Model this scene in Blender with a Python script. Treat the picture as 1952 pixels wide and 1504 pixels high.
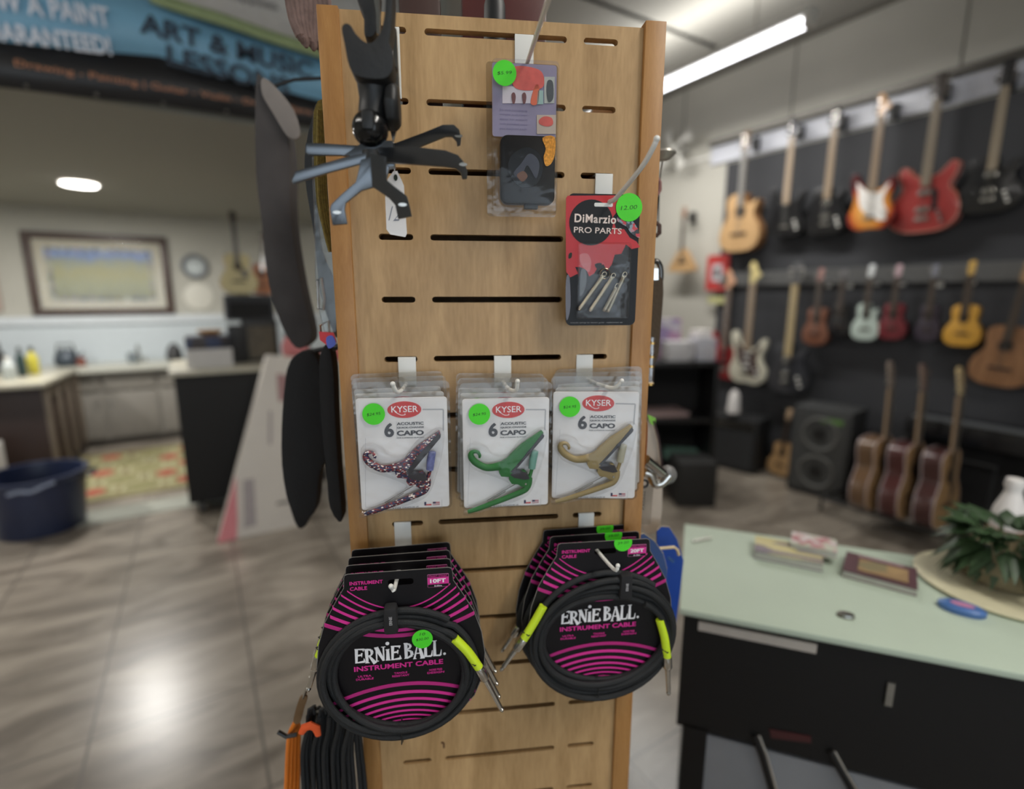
import bpy, bmesh, math, random
from mathutils import Vector, Matrix
random.seed(7)
for o in list(bpy.data.objects): bpy.data.objects.remove(o)
C = bpy.context.scene.collection
SC = bpy.context.scene
PI = math.pi
# ------------------------------------------------------------------ camera (1952x1504)
F = 980.0; PT = math.radians(10.8); H = 1.65; YW = math.radians(31.3)
cam = bpy.data.cameras.new('camera'); camo = bpy.data.objects.new('camera', cam); C.objects.link(camo)
cam.sensor_width = 36; cam.sensor_fit = 'HORIZONTAL'; cam.lens = F/1952*36; cam.clip_start = 0.02; cam.clip_end = 60
camo.location = (0, 0, H); camo.rotation_euler = (PI/2-PT, 0, -YW)
cam.dof.use_dof = True; cam.dof.focus_distance = 0.595; cam.dof.aperture_fstop = 1.55
SC.camera = camo
# ------------------------------------------------------------------ world, lamps, exposure
w = bpy.data.worlds.new('world'); SC.world = w; w.use_nodes = True
w.node_tree.nodes['Background'].inputs[0].default_value = (0.72, 0.85, 1.0, 1)
w.node_tree.nodes['Background'].inputs[1].default_value = 1.2
SC.view_settings.view_transform = 'Standard'; SC.view_settings.look = 'None'
SC.view_settings.exposure = 0.0; SC.view_settings.gamma = 1; SC.view_settings.use_curve_mapping = False
SC.cycles.use_denoising = True; SC.cycles.max_bounces = 8; SC.cycles.transparent_max_bounces = 24
SC.cycles.sample_clamp_indirect = 4
def area(name, loc, rot, sx, sy, power, col):
    l = bpy.data.lights.new(name, 'AREA'); l.shape = 'RECTANGLE'; l.size = sx; l.size_y = sy; l.energy = power; l.color = col
    o = bpy.data.objects.new(name, l); C.objects.link(o); o.location = loc; o.rotation_euler = rot; return o
area('window_daylight', (-1.3, -3.42, 1.5), (PI/2, 0, 0), 4.6, 1.9, 42, (0.84, 0.93, 1.0))        # daylight of the shop front window behind the camera
area('tube_light', (3.66, 3.43, 3.36), (0, 0, 0), 0.1, 2.3, 60, (1.0, 0.98, 0.93))
area('added_up_wash', (3.66, 3.43, 3.55), (PI, 0, 0), 0.1, 2.3, 13, (1.0, 0.98, 0.93))  # upward wash added above the tube housing to lighten the ceiling
area('added_up_wash', (1.2, -1.1, 3.68), (PI, 0, 0), 0.12, 2.4, 44, (1.0, 0.95, 0.86))  # upward wash of the added, unseen rear tube
area('added_up_wash', (-2.4, 1.0, 3.68), (PI, 0, 0), 0.12, 2.4, 36, (1.0, 0.95, 0.86))  # upward wash of the added, unseen side tube
area('added_fill_rear', (1.2, -1.1, 3.5), (0, 0, 0), 0.12, 2.4, 52, (1.0, 0.96, 0.90))  # out-of-view tube near the camera, added to light the room
area('added_fill_side', (-2.4, 1.0, 3.5), (0, 0, 0), 0.12, 2.4, 50, (1.0, 0.96, 0.90))  # out-of-view tube to the left, added to light the room
area('downlight', (-0.74, 5.87, 2.56), (0, 0, 0), 0.2, 0.2, 60, (1.0, 0.97, 0.92))
area('unseen_light_left', (-2.6, 5.2, 2.56), (0, 0, 0), 0.2, 0.2, 60, (1.0, 0.97, 0.92))  # unseen area light under the low ceiling, no fixture built

# ------------------------------------------------------------------ geometry of the view (sizing real planes)
def ray(px, py):
    u = (px-976)/F; v = (py-752)/F
    fw = math.cos(PT)-math.sin(PT)*v; dn = math.sin(PT)+math.cos(PT)*v
    c, s = math.cos(YW), math.sin(YW)
    return (u*c+fw*s, -u*s+fw*c, -dn)
def atz(px, py, z=0): d = ray(px, py); t = (z-H)/d[2]; return Vector((d[0]*t, d[1]*t, z))
def atx(px, py, x): d = ray(px, py); t = x/d[0]; return Vector((x, d[1]*t, H+d[2]*t))
def aty(px, py, y): d = ray(px, py); t = y/d[1]; return Vector((d[0]*t, y, H+d[2]*t))
PR = math.radians(-24.6); PD = 0.675
PM = Matrix.Translation((PD*math.sin(YW), PD*math.cos(YW), 0)) @ Matrix.Rotation(PR, 4, 'Z')
PI_ = PM.inverted()
def pan(px, py, off=0.0):
    d = PI_.to_3x3() @ Vector(ray(px, py)); o = PI_ @ Vector((0, 0, H))
    t = (-off-o.y)/d.y; return Vector((o.x+d.x*t, -off, o.z+d.z*t))

# ------------------------------------------------------------------ materials
def lin(c):
    return tuple(((x/255)/12.92 if x/255 <= .04045 else ((x/255+.055)/1.055)**2.4) for x in c)
MATS = {}
def mat(name, rgb, rough=.5, metal=0., var=.06, scale=30., bump=0., coat=0., alpha=None, spec=.5):
    if name in MATS: return MATS[name]
    m = bpy.data.materials.new(name); m.use_nodes = True; nt = m.node_tree; b = nt.nodes['Principled BSDF']
    c = lin(rgb); b.inputs['Roughness'].default_value = rough; b.inputs['Metallic'].default_value = metal
    b.inputs['Coat Weight'].default_value = coat; b.inputs['Specular IOR Level'].default_value = spec
    tc = nt.nodes.new('ShaderNodeTexCoord'); n = nt.nodes.new('ShaderNodeTexNoise'); n.inputs['Scale'].default_value = scale
    n.inputs['Detail'].default_value = 4; nt.links.new(tc.outputs['Object'], n.inputs['Vector'])
    r = nt.nodes.new('ShaderNodeValToRGB')
    r.color_ramp.elements[0].position = .3; r.color_ramp.elements[1].position = .7
    r.color_ramp.elements[0].color = tuple(max(0, x*(1-var)) for x in c)+(1,)
    r.color_ramp.elements[1].color = tuple(min(1, x*(1+var)) for x in c)+(1,)
    nt.links.new(n.outputs['Fac'], r.inputs['Fac']); nt.links.new(r.outputs['Color'], b.inputs['Base Color'])
    if bump:
        bp = nt.nodes.new('ShaderNodeBump'); bp.inputs['Strength'].default_value = bump; bp.inputs['Distance'].default_value = .002
        nt.links.new(n.outputs['Fac'], bp.inputs['Height']); nt.links.new(bp.outputs['Normal'], b.inputs['Normal'])
    MATS[name] = m; return m
def wood(name, a, b_, scale=(3, 3, .5), rough=.45, freq=9, coat=0.):
    if name in MATS: return MATS[name]
    m = bpy.data.materials.new(name); m.use_nodes = True; nt = m.node_tree; b = nt.nodes['Principled BSDF']
    b.inputs['Roughness'].default_value = rough; b.inputs['Coat Weight'].default_value = coat
    tc = nt.nodes.new('ShaderNodeTexCoord'); mp = nt.nodes.new('ShaderNodeMapping'); mp.inputs['Scale'].default_value = scale
    n = nt.nodes.new('ShaderNodeTexNoise'); n.inputs['Scale'].default_value = freq; n.inputs['Detail'].default_value = 8; n.inputs['Distortion'].default_value = 1.5
    n2 = nt.nodes.new('ShaderNodeTexNoise'); n2.inputs['Scale'].default_value = freq*12; n2.inputs['Detail'].default_value = 3
    nt.links.new(tc.outputs['Object'], mp.inputs['Vector']); nt.links.new(mp.outputs['Vector'], n.inputs['Vector']); nt.links.new(mp.outputs['Vector'], n2.inputs['Vector'])
    mx = nt.nodes.new('ShaderNodeMath'); mx.operation = 'MULTIPLY_ADD'; mx.inputs[1].default_value = .35
    nt.links.new(n2.outputs['Fac'], mx.inputs[0]); nt.links.new(n.outputs['Fac'], mx.inputs[2])
    r = nt.nodes.new('ShaderNodeValToRGB'); r.color_ramp.elements[0].position = .45; r.color_ramp.elements[1].position = .9
    r.color_ramp.elements[0].color = lin(a)+(1,); r.color_ramp.elements[1].color = lin(b_)+(1,)
    nt.links.new(mx.outputs[0], r.inputs['Fac']); nt.links.new(r.outputs['Color'], b.inputs['Base Color'])
    MATS[name] = m; return m
def clear(name, tint=(1, 1, 1), base=.06, edge=.5, rough=.08):
    if name in MATS: return MATS[name]
    m = bpy.data.materials.new(name); m.use_nodes = True; nt = m.node_tree; nt.nodes.clear()
    out = nt.nodes.new('ShaderNodeOutputMaterial'); mix = nt.nodes.new('ShaderNodeMixShader')
    t = nt.nodes.new('ShaderNodeBsdfTransparent'); t.inputs[0].default_value = tint+(1,)
    g = nt.nodes.new('ShaderNodeBsdfGlossy'); g.inputs['Roughness'].default_value = rough
    lw = nt.nodes.new('ShaderNodeLayerWeight'); lw.inputs[0].default_value = .4
    mr = nt.nodes.new('ShaderNodeMapRange'); mr.inputs['To Min'].default_value = base; mr.inputs['To Max'].default_value = edge
    n = nt.nodes.new('ShaderNodeTexNoise'); n.inputs['Scale'].default_value = 45; bp = nt.nodes.new('ShaderNodeBump'); bp.inputs['Strength'].default_value = .35; bp.inputs['Distance'].default_value = .004
    tc = nt.nodes.new('ShaderNodeTexCoord'); nt.links.new(tc.outputs['Object'], n.inputs['Vector']); nt.links.new(n.outputs['Fac'], bp.inputs['Height']); nt.links.new(bp.outputs['Normal'], g.inputs['Normal'])
    nt.links.new(lw.outputs['Facing'], mr.inputs['Value']); nt.links.new(mr.outputs[0], mix.inputs[0])
    nt.links.new(t.outputs[0], mix.inputs[1]); nt.links.new(g.outputs[0], mix.inputs[2]); nt.links.new(mix.outputs[0], out.inputs[0])
    MATS[name] = m; return m
def emit(name, rgb, s):
    if name in MATS: return MATS[name]
    m = bpy.data.materials.new(name); m.use_nodes = True; nt = m.node_tree; b = nt.nodes['Principled BSDF']
    b.inputs['Base Color'].default_value = lin(rgb)+(1,); b.inputs['Emission Color'].default_value = lin(rgb)+(1,); b.inputs['Emission Strength'].default_value = s
    MATS[name] = m; return m
def blotch(name, cols, scale=40, rough=.4, stretch=(1, 1, 1)):
    if name in MATS: return MATS[name]
    m = bpy.data.materials.new(name); m.use_nodes = True; nt = m.node_tree; b = nt.nodes['Principled BSDF']; b.inputs['Roughness'].default_value = rough
    tc = nt.nodes.new('ShaderNodeTexCoord'); mp = nt.nodes.new('ShaderNodeMapping'); mp.inputs['Scale'].default_value = stretch
    v = nt.nodes.new('ShaderNodeTexVoronoi'); v.inputs['Scale'].default_value = scale
    sp = nt.nodes.new('ShaderNodeSeparateColor'); r = nt.nodes.new('ShaderNodeValToRGB'); r.color_ramp.interpolation = 'CONSTANT'
    while len(r.color_ramp.elements) < len(cols): r.color_ramp.elements.new(.5)
    for i, c in enumerate(cols): r.color_ramp.elements[i].position = i/len(cols); r.color_ramp.elements[i].color = lin(c)+(1,)
    nt.links.new(tc.outputs['Object'], mp.inputs[0]); nt.links.new(mp.outputs[0], v.inputs['Vector']); nt.links.new(v.outputs['Color'], sp.inputs[0])
    nt.links.new(sp.outputs[0], r.inputs['Fac']); nt.links.new(r.outputs['Color'], b.inputs['Base Color'])
    MATS[name] = m; return m

# ------------------------------------------------------------------ mesh builder
class MB:
    def __init__(s): s.v = []; s.f = []
    def add(s, vs, fs):
        n = len(s.v); s.v += [tuple(x) for x in vs]; s.f += [tuple(i+n for i in f) for f in fs]; return s
    def box(s, c, d, R=None):
        hx, hy, hz = d[0]/2, d[1]/2, d[2]/2; c = Vector(c)
        vs = [Vector((x, y, z)) for x in (-hx, hx) for y in (-hy, hy) for z in (-hz, hz)]
        if R is not None: vs = [R @ q for q in vs]
        return s.add([q+c for q in vs], [(0, 1, 3, 2), (4, 6, 7, 5), (0, 4, 5, 1), (2, 3, 7, 6), (0, 2, 6, 4), (1, 5, 7, 3)])
    def tube(s, pts, r, seg=8, cap=True, closed=False, flat=1.0):
        pts = [Vector(p) for p in pts]; n = len(pts)
        rs = r if isinstance(r, (list, tuple)) else [r]*n
        vs = []; up = None
        for i, p in enumerate(pts):
            if closed: t = pts[(i+1) % n]-pts[i-1]
            else: t = pts[min(i+1, n-1)]-pts[max(i-1, 0)]
            if t.length < 1e-9: t = Vector((0, 0, 1))
            t.normalize()
            if up is None:
                up = Vector((0, 1, 0)) if abs(t.y) < .9 else Vector((1, 0, 0))
            a = up-t*up.dot(t)
            if a.length < 1e-6: a = t.orthogonal()
            a.normalize(); up = a; b = t.cross(a)
            for k in range(seg):
                th = 2*PI*k/seg; vs.append(p+a*math.cos(th)*rs[i]*flat+b*math.sin(th)*rs[i])
        fs = []
        m = n if closed else n-1
        for i in range(m):
            j = (i+1) % n
            for k in range(seg):
                k2 = (k+1) % seg; fs.append((i*seg+k, i*seg+k2, j*seg+k2, j*seg+k))
        if cap and not closed: fs += [tuple(range(seg))[::-1], tuple((n-1)*seg+k for k in range(seg))]
        return s.add(vs, fs)
    def cyl(s, a, b, r, seg=20, r2=None): return s.tube([a, b], [r, r if r2 is None else r2], seg)
    def prism(s, poly, y0, y1):               # poly of (x, z), extruded along y
        n = len(poly); A = sum(poly[i][0]*poly[(i+1) % n][1]-poly[(i+1) % n][0]*poly[i][1] for i in range(n))
        if A < 0: poly = poly[::-1]
        lo, hi = min(y0, y1), max(y0, y1)
        vs = [(x, lo, z) for x, z in poly]+[(x, hi, z) for x, z in poly]
        fs = [tuple(range(n)), tuple(range(2*n-1, n-1, -1))]+[((i+1) % n, i, n+i, n+(i+1) % n) for i in range(n)]
        return s.add(vs, fs)
    def flatz(s, poly, z0, z1):               # poly of (x, y), extruded along z
        n = len(poly); A = sum(poly[i][0]*poly[(i+1) % n][1]-poly[(i+1) % n][0]*poly[i][1] for i in range(n))
        if A < 0: poly = poly[::-1]
        vs = [(x, y, z0) for x, y in poly]+[(x, y, z1) for x, y in poly]
        fs = [tuple(range(n))[::-1], tuple(range(n, 2*n))]+[(i, (i+1) % n, n+(i+1) % n, n+i) for i in range(n)]
        return s.add(vs, fs)
    def lathe(s, prof, c=(0, 0, 0), seg=28, sx=1, sy=1):
        c = Vector(c); n = len(prof)
        vs = [c+Vector((r*math.cos(2*PI*k/seg)*sx, r*math.sin(2*PI*k/seg)*sy, z)) for r, z in prof for k in range(seg)]
        fs = [(i*seg+k, i*seg+(k+1) % seg, (i+1)*seg+(k+1) % seg, (i+1)*seg+k) for i in range(n-1) for k in range(seg)]
        fs += [tuple(range(seg))[::-1], tuple((n-1)*seg+k for k in range(seg))]
        return s.add(vs, fs)
    def ball(s, c, r, sx=1, sy=1, sz=1, seg=16):
        prof = [(max(1e-4, r*math.sin(PI*i/10)), -r*math.cos(PI*i/10)*sz) for i in range(11)]
        return s.lathe(prof, c, seg, sx, sy)
    def sheet(s, rows):                       # grid of rows of points
        n = len(rows); m = len(rows[0])
        return s.add([p for r in rows for p in r], [(i*m+j, i*m+j+1, (i+1)*m+j+1, (i+1)*m+j) for i in range(n-1) for j in range(m-1)])
    def xf(s, M): s.v = [tuple(M @ Vector(v)) for v in s.v]; return s
    def build(s, name, m, parent=None, M=None, bev=0, sharp=35):
        me = bpy.data.meshes.new(name); me.from_pydata(s.v, [], s.f)
        bm = bmesh.new(); bm.from_mesh(me)
        if bev:
            es = [e for e in bm.edges if len(e.link_faces) == 2 and e.calc_face_angle(0) > math.radians(40)]
            bmesh.ops.bevel(bm, geom=es, offset=bev, segments=2, profile=.6, affect='EDGES', clamp_overlap=True)
        bmesh.ops.recalc_face_normals(bm, faces=bm.faces); bm.to_mesh(me); bm.free()
        for p in me.polygons: p.use_smooth = True
        me.set_sharp_from_angle(angle=math.radians(sharp))
        return link(name, me, m, parent, M)
def link(name, me, m, parent=None, M=None):
    me.materials.clear(); me.materials.append(m)
    o = bpy.data.objects.new(name, me); C.objects.link(o)
    if parent is not None: o.parent = parent
    if M is not None: o.matrix_local = M
    return o
def tag(o, label, cat, group=None, kind=None):
    o['label'] = label; o['category'] = cat
    if group: o['group'] = group
    if kind: o['kind'] = kind
    return o
def thing(name, label, cat, M=None, group=None):
    o = bpy.data.objects.new(name, None); C.objects.link(o); o.empty_display_size = .05
    if M is not None: o.matrix_world = M
    return tag(o, label, cat, group)
def struct(o): o['kind'] = 'structure'; return o
def T(x, y, z): return Matrix.Translation((x, y, z))
def RZ(a): return Matrix.Rotation(a, 4, 'Z')
def RX(a): return Matrix.Rotation(a, 4, 'X')
def RY(a): return Matrix.Rotation(a, 4, 'Y')
def copy_tree(o, parent=None):
    c = o.copy(); C.objects.link(c)
    if parent is not None: c.parent = parent
    for ch in list(o.children): copy_tree(ch, c)
    return c
def curve_mesh(loops, depth, bevel=0):        # closed 2D loops (holes allowed) in XY -> mesh slab
    cu = bpy.data.curves.new('c', 'CURVE'); cu.dimensions = '2D'; cu.fill_mode = 'BOTH'; cu.extrude = depth/2; cu.bevel_depth = bevel
    for lp in loops:
        sp = cu.splines.new('POLY'); sp.points.add(len(lp)-1); sp.use_cyclic_u = True
        for i, p in enumerate(lp): sp.points[i].co = (p[0], p[1], 0, 1)
    o = bpy.data.objects.new('c', cu); C.objects.link(o); dg = bpy.context.evaluated_depsgraph_get(); dg.update()
    me = bpy.data.meshes.new_from_object(o.evaluated_get(dg)); bpy.data.objects.remove(o); return me
_tc = {}
def text_me(s, bold=0., space=1.):
    k = (s, bold, space)
    if k in _tc: return _tc[k]
    cu = bpy.data.curves.new('t', 'FONT'); cu.body = s; cu.size = 1; cu.offset = min(bold, .008); cu.extrude = .01; cu.space_character = space; cu.resolution_u = 3
    o = bpy.data.objects.new('t', cu); C.objects.link(o); dg = bpy.context.evaluated_depsgraph_get(); dg.update()
    me = bpy.data.meshes.new_from_object(o.evaluated_get(dg)); bpy.data.objects.remove(o)
    if bold > .008:                               # heavier strokes: the letters repeated with small shifts
        b = bold-.008; bm = bmesh.new()
        for i, (dx, dy) in enumerate(((0, 0), (-b, 0), (b, 0), (-b*.6, b*.6), (b*.6, -b*.6), (b*.6, b*.6), (-b*.6, -b*.6))):
            m2 = me.copy(); m2.transform(Matrix.Translation((dx, dy, .01*i))); bm.from_mesh(m2); bpy.data.meshes.remove(m2)
        bm.to_mesh(me); bm.free()
    xs = [v.co.x for v in me.vertices]; ys = [v.co.y for v in me.vertices]
    x0, x1, y0, y1 = min(xs), max(xs), min(ys), max(ys)
    for v in me.vertices: v.co.x = (v.co.x-x0)/(x1-x0); v.co.y = (v.co.y-y0)/(y1-y0)
    _tc[k] = me; return me
def text(name, s, m, parent, a, wd, ht, y, bold=0., rot=0., shear=0., space=1.):
    """writing in the XZ plane facing -Y; a = lower-left corner (x, z)"""
    me = text_me(s, bold, space).copy()
    c, sn = math.cos(rot), math.sin(rot)
    for v in me.vertices:
        x = v.co.x*wd+shear*v.co.y*ht; z = v.co.y*ht; d = max(0, .00007+v.co.z*(.002+ht*.3)) if v.co.z > -.005 else 0
        v.co = (a[0]+x*c-z*sn, y-d, a[1]+x*sn+z*c)
    return link(name, me, m, parent)
def rrect(x0, z0, x1, z1, r, n=5):
    pts = []
    for cx, cz, a0 in ((x1-r, z1-r, 0), (x0+r, z1-r, 90), (x0+r, z0+r, 180), (x1-r, z0+r, 270)):
        for k in range(n+1):
            a = math.radians(a0+90*k/n); pts.append((cx+r*math.cos(a), cz+r*math.sin(a)))
    return pts
def ell(cx, cz, a, b, n=32): return [(cx+a*math.cos(2*PI*k/n), cz+b*math.sin(2*PI*k/n)) for k in range(n)]
def smooth(pts, n=6, closed=True):            # Catmull-Rom through points
    out = []; N = len(pts)
    for i in range(N if closed else N-1):
        if closed: p = [pts[(i+k-1) % N] for k in range(4)]
        else: p = [pts[max(0, min(N-1, i+k-1))] for k in range(4)]
        for k in range(n):
            t = k/n
            out.append(tuple(.5*((2*p[1][j])+(-p[0][j]+p[2][j])*t+(2*p[0][j]-5*p[1][j]+4*p[2][j]-p[3][j])*t*t+(-p[0][j]+3*p[1][j]-3*p[2][j]+p[3][j])*t**3) for j in range(len(pts[0]))))
    if not closed: out.append(tuple(pts[-1]))
    return out

# shared materials
BLK = mat('black_plastic', (24, 24, 25), .42); BLKM = mat('black_matte', (17, 17, 18), .8); RUB = mat('black_rubber', (26, 26, 27), .6, bump=.3, scale=200)
CARDK = mat('black_card', (15, 12, 15), .45, var=.03, spec=.25); PINK = mat('pink_ink', (214, 52, 146), .45, var=.02, spec=.3); WHT = mat('white_ink', (240, 238, 240), .5, var=.02)
CHR = mat('chrome', (205, 203, 198), .18, 1.); STEEL = mat('steel', (150, 148, 142), .3, 1.); GRN = mat('green_sticker', (74, 214, 34), .55, var=.03)
INK = mat('black_ink', (28, 40, 24), .6); WPL = mat('white_enamel', (222, 220, 214), .3, var=.02); CARDW = mat('white_card', (232, 228, 226), .5, var=.02)
CLR = clear('clear_plastic', (.985, .985, .985), .014, .3, .1); CLRT = clear('clear_plastic_thick', (.84, .83, .81), .04, .35, .14)
MAPLE = wood('maple_laminate', (156, 122, 78), (196, 160, 113), (2.2, 2.2, .35)); MAPLE2 = wood('maple_edge', (150, 104, 54), (172, 126, 72), (6, 6, .8))
# ================================================================== THE ROOM
def tile_mat():
    m = bpy.data.materials.new('floor_tile'); m.use_nodes = True; nt = m.node_tree; b = nt.nodes['Principled BSDF']
    tc = nt.nodes.new('ShaderNodeTexCoord'); mp = nt.nodes.new('ShaderNodeMapping'); mp.inputs['Location'].default_value = (.5, -2.25, 0)
    br = nt.nodes.new('ShaderNodeTexBrick'); br.offset = 0; br.inputs['Scale'].default_value = 1; br.inputs['Brick Width'].default_value = .56; br.inputs['Row Height'].default_value = .56
    br.inputs['Mortar Size'].default_value = .006; br.inputs['Mortar Smooth'].default_value = .3
    n = nt.nodes.new('ShaderNodeTexNoise'); n.inputs['Scale'].default_value = 2.2; n.inputs['Detail'].default_value = 6; n.inputs['Distortion'].default_value = 1.2
    mp2 = nt.nodes.new('ShaderNodeMapping'); mp2.inputs['Scale'].default_value = (.9, 2.2, 1); mp2.inputs['Rotation'].default_value = (0, 0, .3)
    r = nt.nodes.new('ShaderNodeValToRGB'); r.color_ramp.elements[0].position = .3; r.color_ramp.elements[1].position = .72
    r.color_ramp.elements[0].color = lin((98, 90, 81))+(1,); r.color_ramp.elements[1].color = lin((160, 151, 139))+(1,)
    mx = nt.nodes.new('ShaderNodeMix'); mx.data_type = 'RGBA'; mx.inputs['B'].default_value = lin((92, 86, 80))+(1,)
    L = nt.links.new
    L(tc.outputs['Object'], mp.inputs[0]); L(mp.outputs[0], br.inputs['Vector']); L(tc.outputs['Object'], mp2.inputs[0]); L(mp2.outputs[0], n.inputs['Vector'])
    L(n.outputs['Fac'], r.inputs['Fac']); L(r.outputs['Color'], mx.inputs['A']); L(br.outputs['Fac'], mx.inputs['Factor']); L(mx.outputs['Result'], b.inputs['Base Color'])
    b.inputs['Roughness'].default_value = .28; return m
YB = 7.6; XR = 4.75; XL = -5.0; YF = -3.5; ZC = 3.87
WALLG = mat('grey_paint', (176, 174, 164), .7, var=.03, scale=3); CEIL = mat('ceiling_paint', (168, 166, 160), .8, var=.02)
struct(MB().box(((XL+XR)/2, (YB+YF)/2, -.05), (XR-XL+.3, YB-YF+.3, .1)).build('floor', tile_mat()))
struct(MB().box(((XL+XR)/2, (YF+3.38)/2, ZC+.05), (XR-XL+.2, 3.38-YF+.2, .1)).build('ceiling', CEIL))
struct(MB().box(((1.6+XR)/2, (3.38+YB)/2+.05, ZC+.05), (XR-1.6, YB-3.38, .1)).build('ceiling', CEIL))
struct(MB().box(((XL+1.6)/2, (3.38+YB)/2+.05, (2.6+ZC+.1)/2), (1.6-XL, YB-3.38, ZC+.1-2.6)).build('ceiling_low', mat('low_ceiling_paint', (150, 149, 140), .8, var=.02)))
struct(MB().box(((XL+XR)/2, YB+.05, ZC/2), (XR-XL+.2, .1, ZC)).build('wall_back', WALLG))
struct(MB().box((XL-.05, (YB+YF)/2, ZC/2), (.1, YB-YF+.2, ZC)).build('wall_left', WALLG))
ply = mat('pale_panel_paint', (178, 175, 166), .6, var=.05, scale=1.2)
struct(MB().box((XR+.05, (YB+YF)/2, ZC/2), (.1, YB-YF+.2, ZC)).build('wall_right', ply))
seam = mat('seam_shadow_gap', (108, 104, 96), .8)
for i, y in enumerate((-1.9, -.68, .54, 1.76, 2.98, 4.2, 5.42, 6.64)):
    struct(MB().box((XR-.001, y, 3.48), (.006, .012, .76)).build('trim_%d' % (i+1), seam))
struct(MB().box((XR-.012, 2.05, 3.85), (.025, 11, .03)).build('trim_9', seam))
# storefront wall behind the camera: low wall, header, piers, glazed window
for nm, c, d in (('wall_front', (-.125, YF-.05, .25), (9.95, .1, .5)), ('wall_front', (-.125, YF-.05, 3.21), (9.95, .1, 1.32)),
                 ('wall_front', (-4.35, YF-.05, 1.5), (1.5, .1, 2.1)), ('wall_front', (2.95, YF-.05, 1.5), (3.8, .1, 2.1))):
    struct(MB().box(c, d).build(nm, WALLG))
fr = MB()
for x in (-3.57, -2.05, -.5, 1.02): fr.box((x, YF-.05, 1.5), (.06, .08, 2.1))
fr.box((-1.28, YF-.05, .53), (4.6, .08, .06)); fr.box((-1.28, YF-.05, 2.52), (4.6, .08, .06))
wn = struct(fr.build('window_1', mat('white_window_frame', (215, 214, 208), .5)))
MB().box((-1.28, YF-.07, 1.52), (4.56, .006, 1.98)).build('window_pane', clear('window_glass', (.97, .99, 1), .04, .5, .02), wn)
# black display board covering the right wall, with two rails
bb = MB().box((XR-.03, -.02, 1.49), (.03, 7.2, 2.94)).build('display_board', mat('charcoal_board', (52, 53, 57), .75, var=.1, scale=2))
tag(bb, 'large charcoal board covering the wall behind the hanging guitars', 'wall board')
r1 = MB().box((XR-.05, .05, 3.19), (.05, 7.5, .045)).build('hanging_rail', mat('rail_metal', (96, 93, 88), .4, .6)); tag(r1, 'thin metal rail along the wall above the upper row of guitars', 'rail')
r2 = MB().box((XR-.066, .0, 1.82), (.03, 7.1, .13)).build('hanging_rail', mat('rail_grey', (84, 84, 84), .6)); tag(r2, 'wide grey rail behind the ukulele headstocks', 'rail')
struct(MB().box((XR-.012, .05, 3.07), (.024, 7.5, .16)).build('trim_10', mat('pale_lilac_strip', (190, 192, 202), .35)))
struct(MB().box((XR-.01, 5.3, 3.08), (.02, 3.0, .03)).build('trim_11', WPL))
# tube lamp and downlight
tl = thing('tube_lamp', 'long glowing fluorescent tube lamp under the high ceiling', 'ceiling lamp', T(3.66, 3.43, 3.45))
MB().box((0, 0, .045), (.12, 2.46, .05)).build('lamp_housing', WPL, tl, bev=.008)
MB().cyl((0, -1.16, -.01), (0, 1.16, -.01), .034, 16).build('tube', emit('tube_glow', (250, 250, 255), 6), tl)
for s in (-1, 1): MB().box((0, s*1.2, 0), (.07, .05, .09)).build('end_cap', WPL, tl)
for s in (-1, 1): MB().cyl((0, s*.8, .07), (0, s*.8, .42), .006).build('suspension_wire', STEEL, tl)
for i, (x, y) in enumerate(((1.2, -1.1), (-2.4, 1.0))):  # bodies of the two unseen tube lamps added for extra room light
    t2 = thing('tube_lamp', ('added, unseen fluorescent tube lamp near the shop window', 'added, unseen fluorescent tube lamp by the left wall')[i], 'ceiling lamp', T(x, y, 3.6))
    MB().box((0, 0, .045), (.12, 2.46, .05)).build('lamp_housing', WPL, t2); MB().cyl((0, -1.16, -.01), (0, 1.16, -.01), .03).build('tube', emit('tube_glow', (250, 250, 255), 6), t2)
    for s in (-1, 1): MB().cyl((0, s*.8, .07), (0, s*.8, .27), .006).build('suspension_wire', STEEL, t2)
dl = thing('downlight', 'round glowing downlight in the low ceiling above the framed picture', 'ceiling lamp', T(-.74, 5.87, 2.6))
MB().lathe([(.095, -.012), (.14, -.012), (.145, 0), (.095, 0)], seg=32).build('trim_ring', WPL, dl)
MB().lathe([(.001, -.008), (.13, -.018), (.12, -.024), (.001, -.03)], seg=32).build('diffuser', emit('downlight_glow', (255, 250, 244), 9), dl)

# ------------------------------------------------------------------ banners on the soffit
def strip_between(top, bot, y, n=24):
    rows = []
    for k in range(2):
        row = []
        for i in range(n+1):
            t = i/n*(len(top)-1); a = min(int(t), len(top)-2); f = t-a; src = (top, bot)[k]
            p = [src[a][j]*(1-f)+src[a+1][j]*f for j in range(2)]; q = aty(p[0], p[1], y); row.append(q+Vector((0, .006*math.sin(i*.9), 0)))
        rows.append(row)
    return MB().sheet(rows)
def solid(o, th=.004):
    md = o.modifiers.new('thickness', 'SOLIDIFY'); md.thickness = th; md.offset = 0; return o
def wtext(parent, s, m, pa, pb, hpx, y, bold=0., shear=0., name='lettering'):
    a = aty(pa[0], pa[1], y); b = aty(pb[0], pb[1], y); up = aty(pa[0], pa[1]-hpx, y)
    wd = math.hypot(b.x-a.x, b.z-a.z); ht = up.z-a.z
    return text(name, s, m, parent, (a.x, a.z), wd, ht, y, bold, math.atan2(b.z-a.z, b.x-a.x), shear)
ban = thing('banner', 'long blue shop banner with ART & MUSIC LESSONS lettering over a black band', 'banner')
BY = 3.36
top = [(-330, -130), (0, -60), (285, 0), (608, 108), (760, 165)]; mid = [(-330, 60), (0, 80), (300, 108), (610, 192), (760, 235)]; bot = [(-330, 150), (0, 167), (300, 200), (605, 243), (760, 275)]
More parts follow.
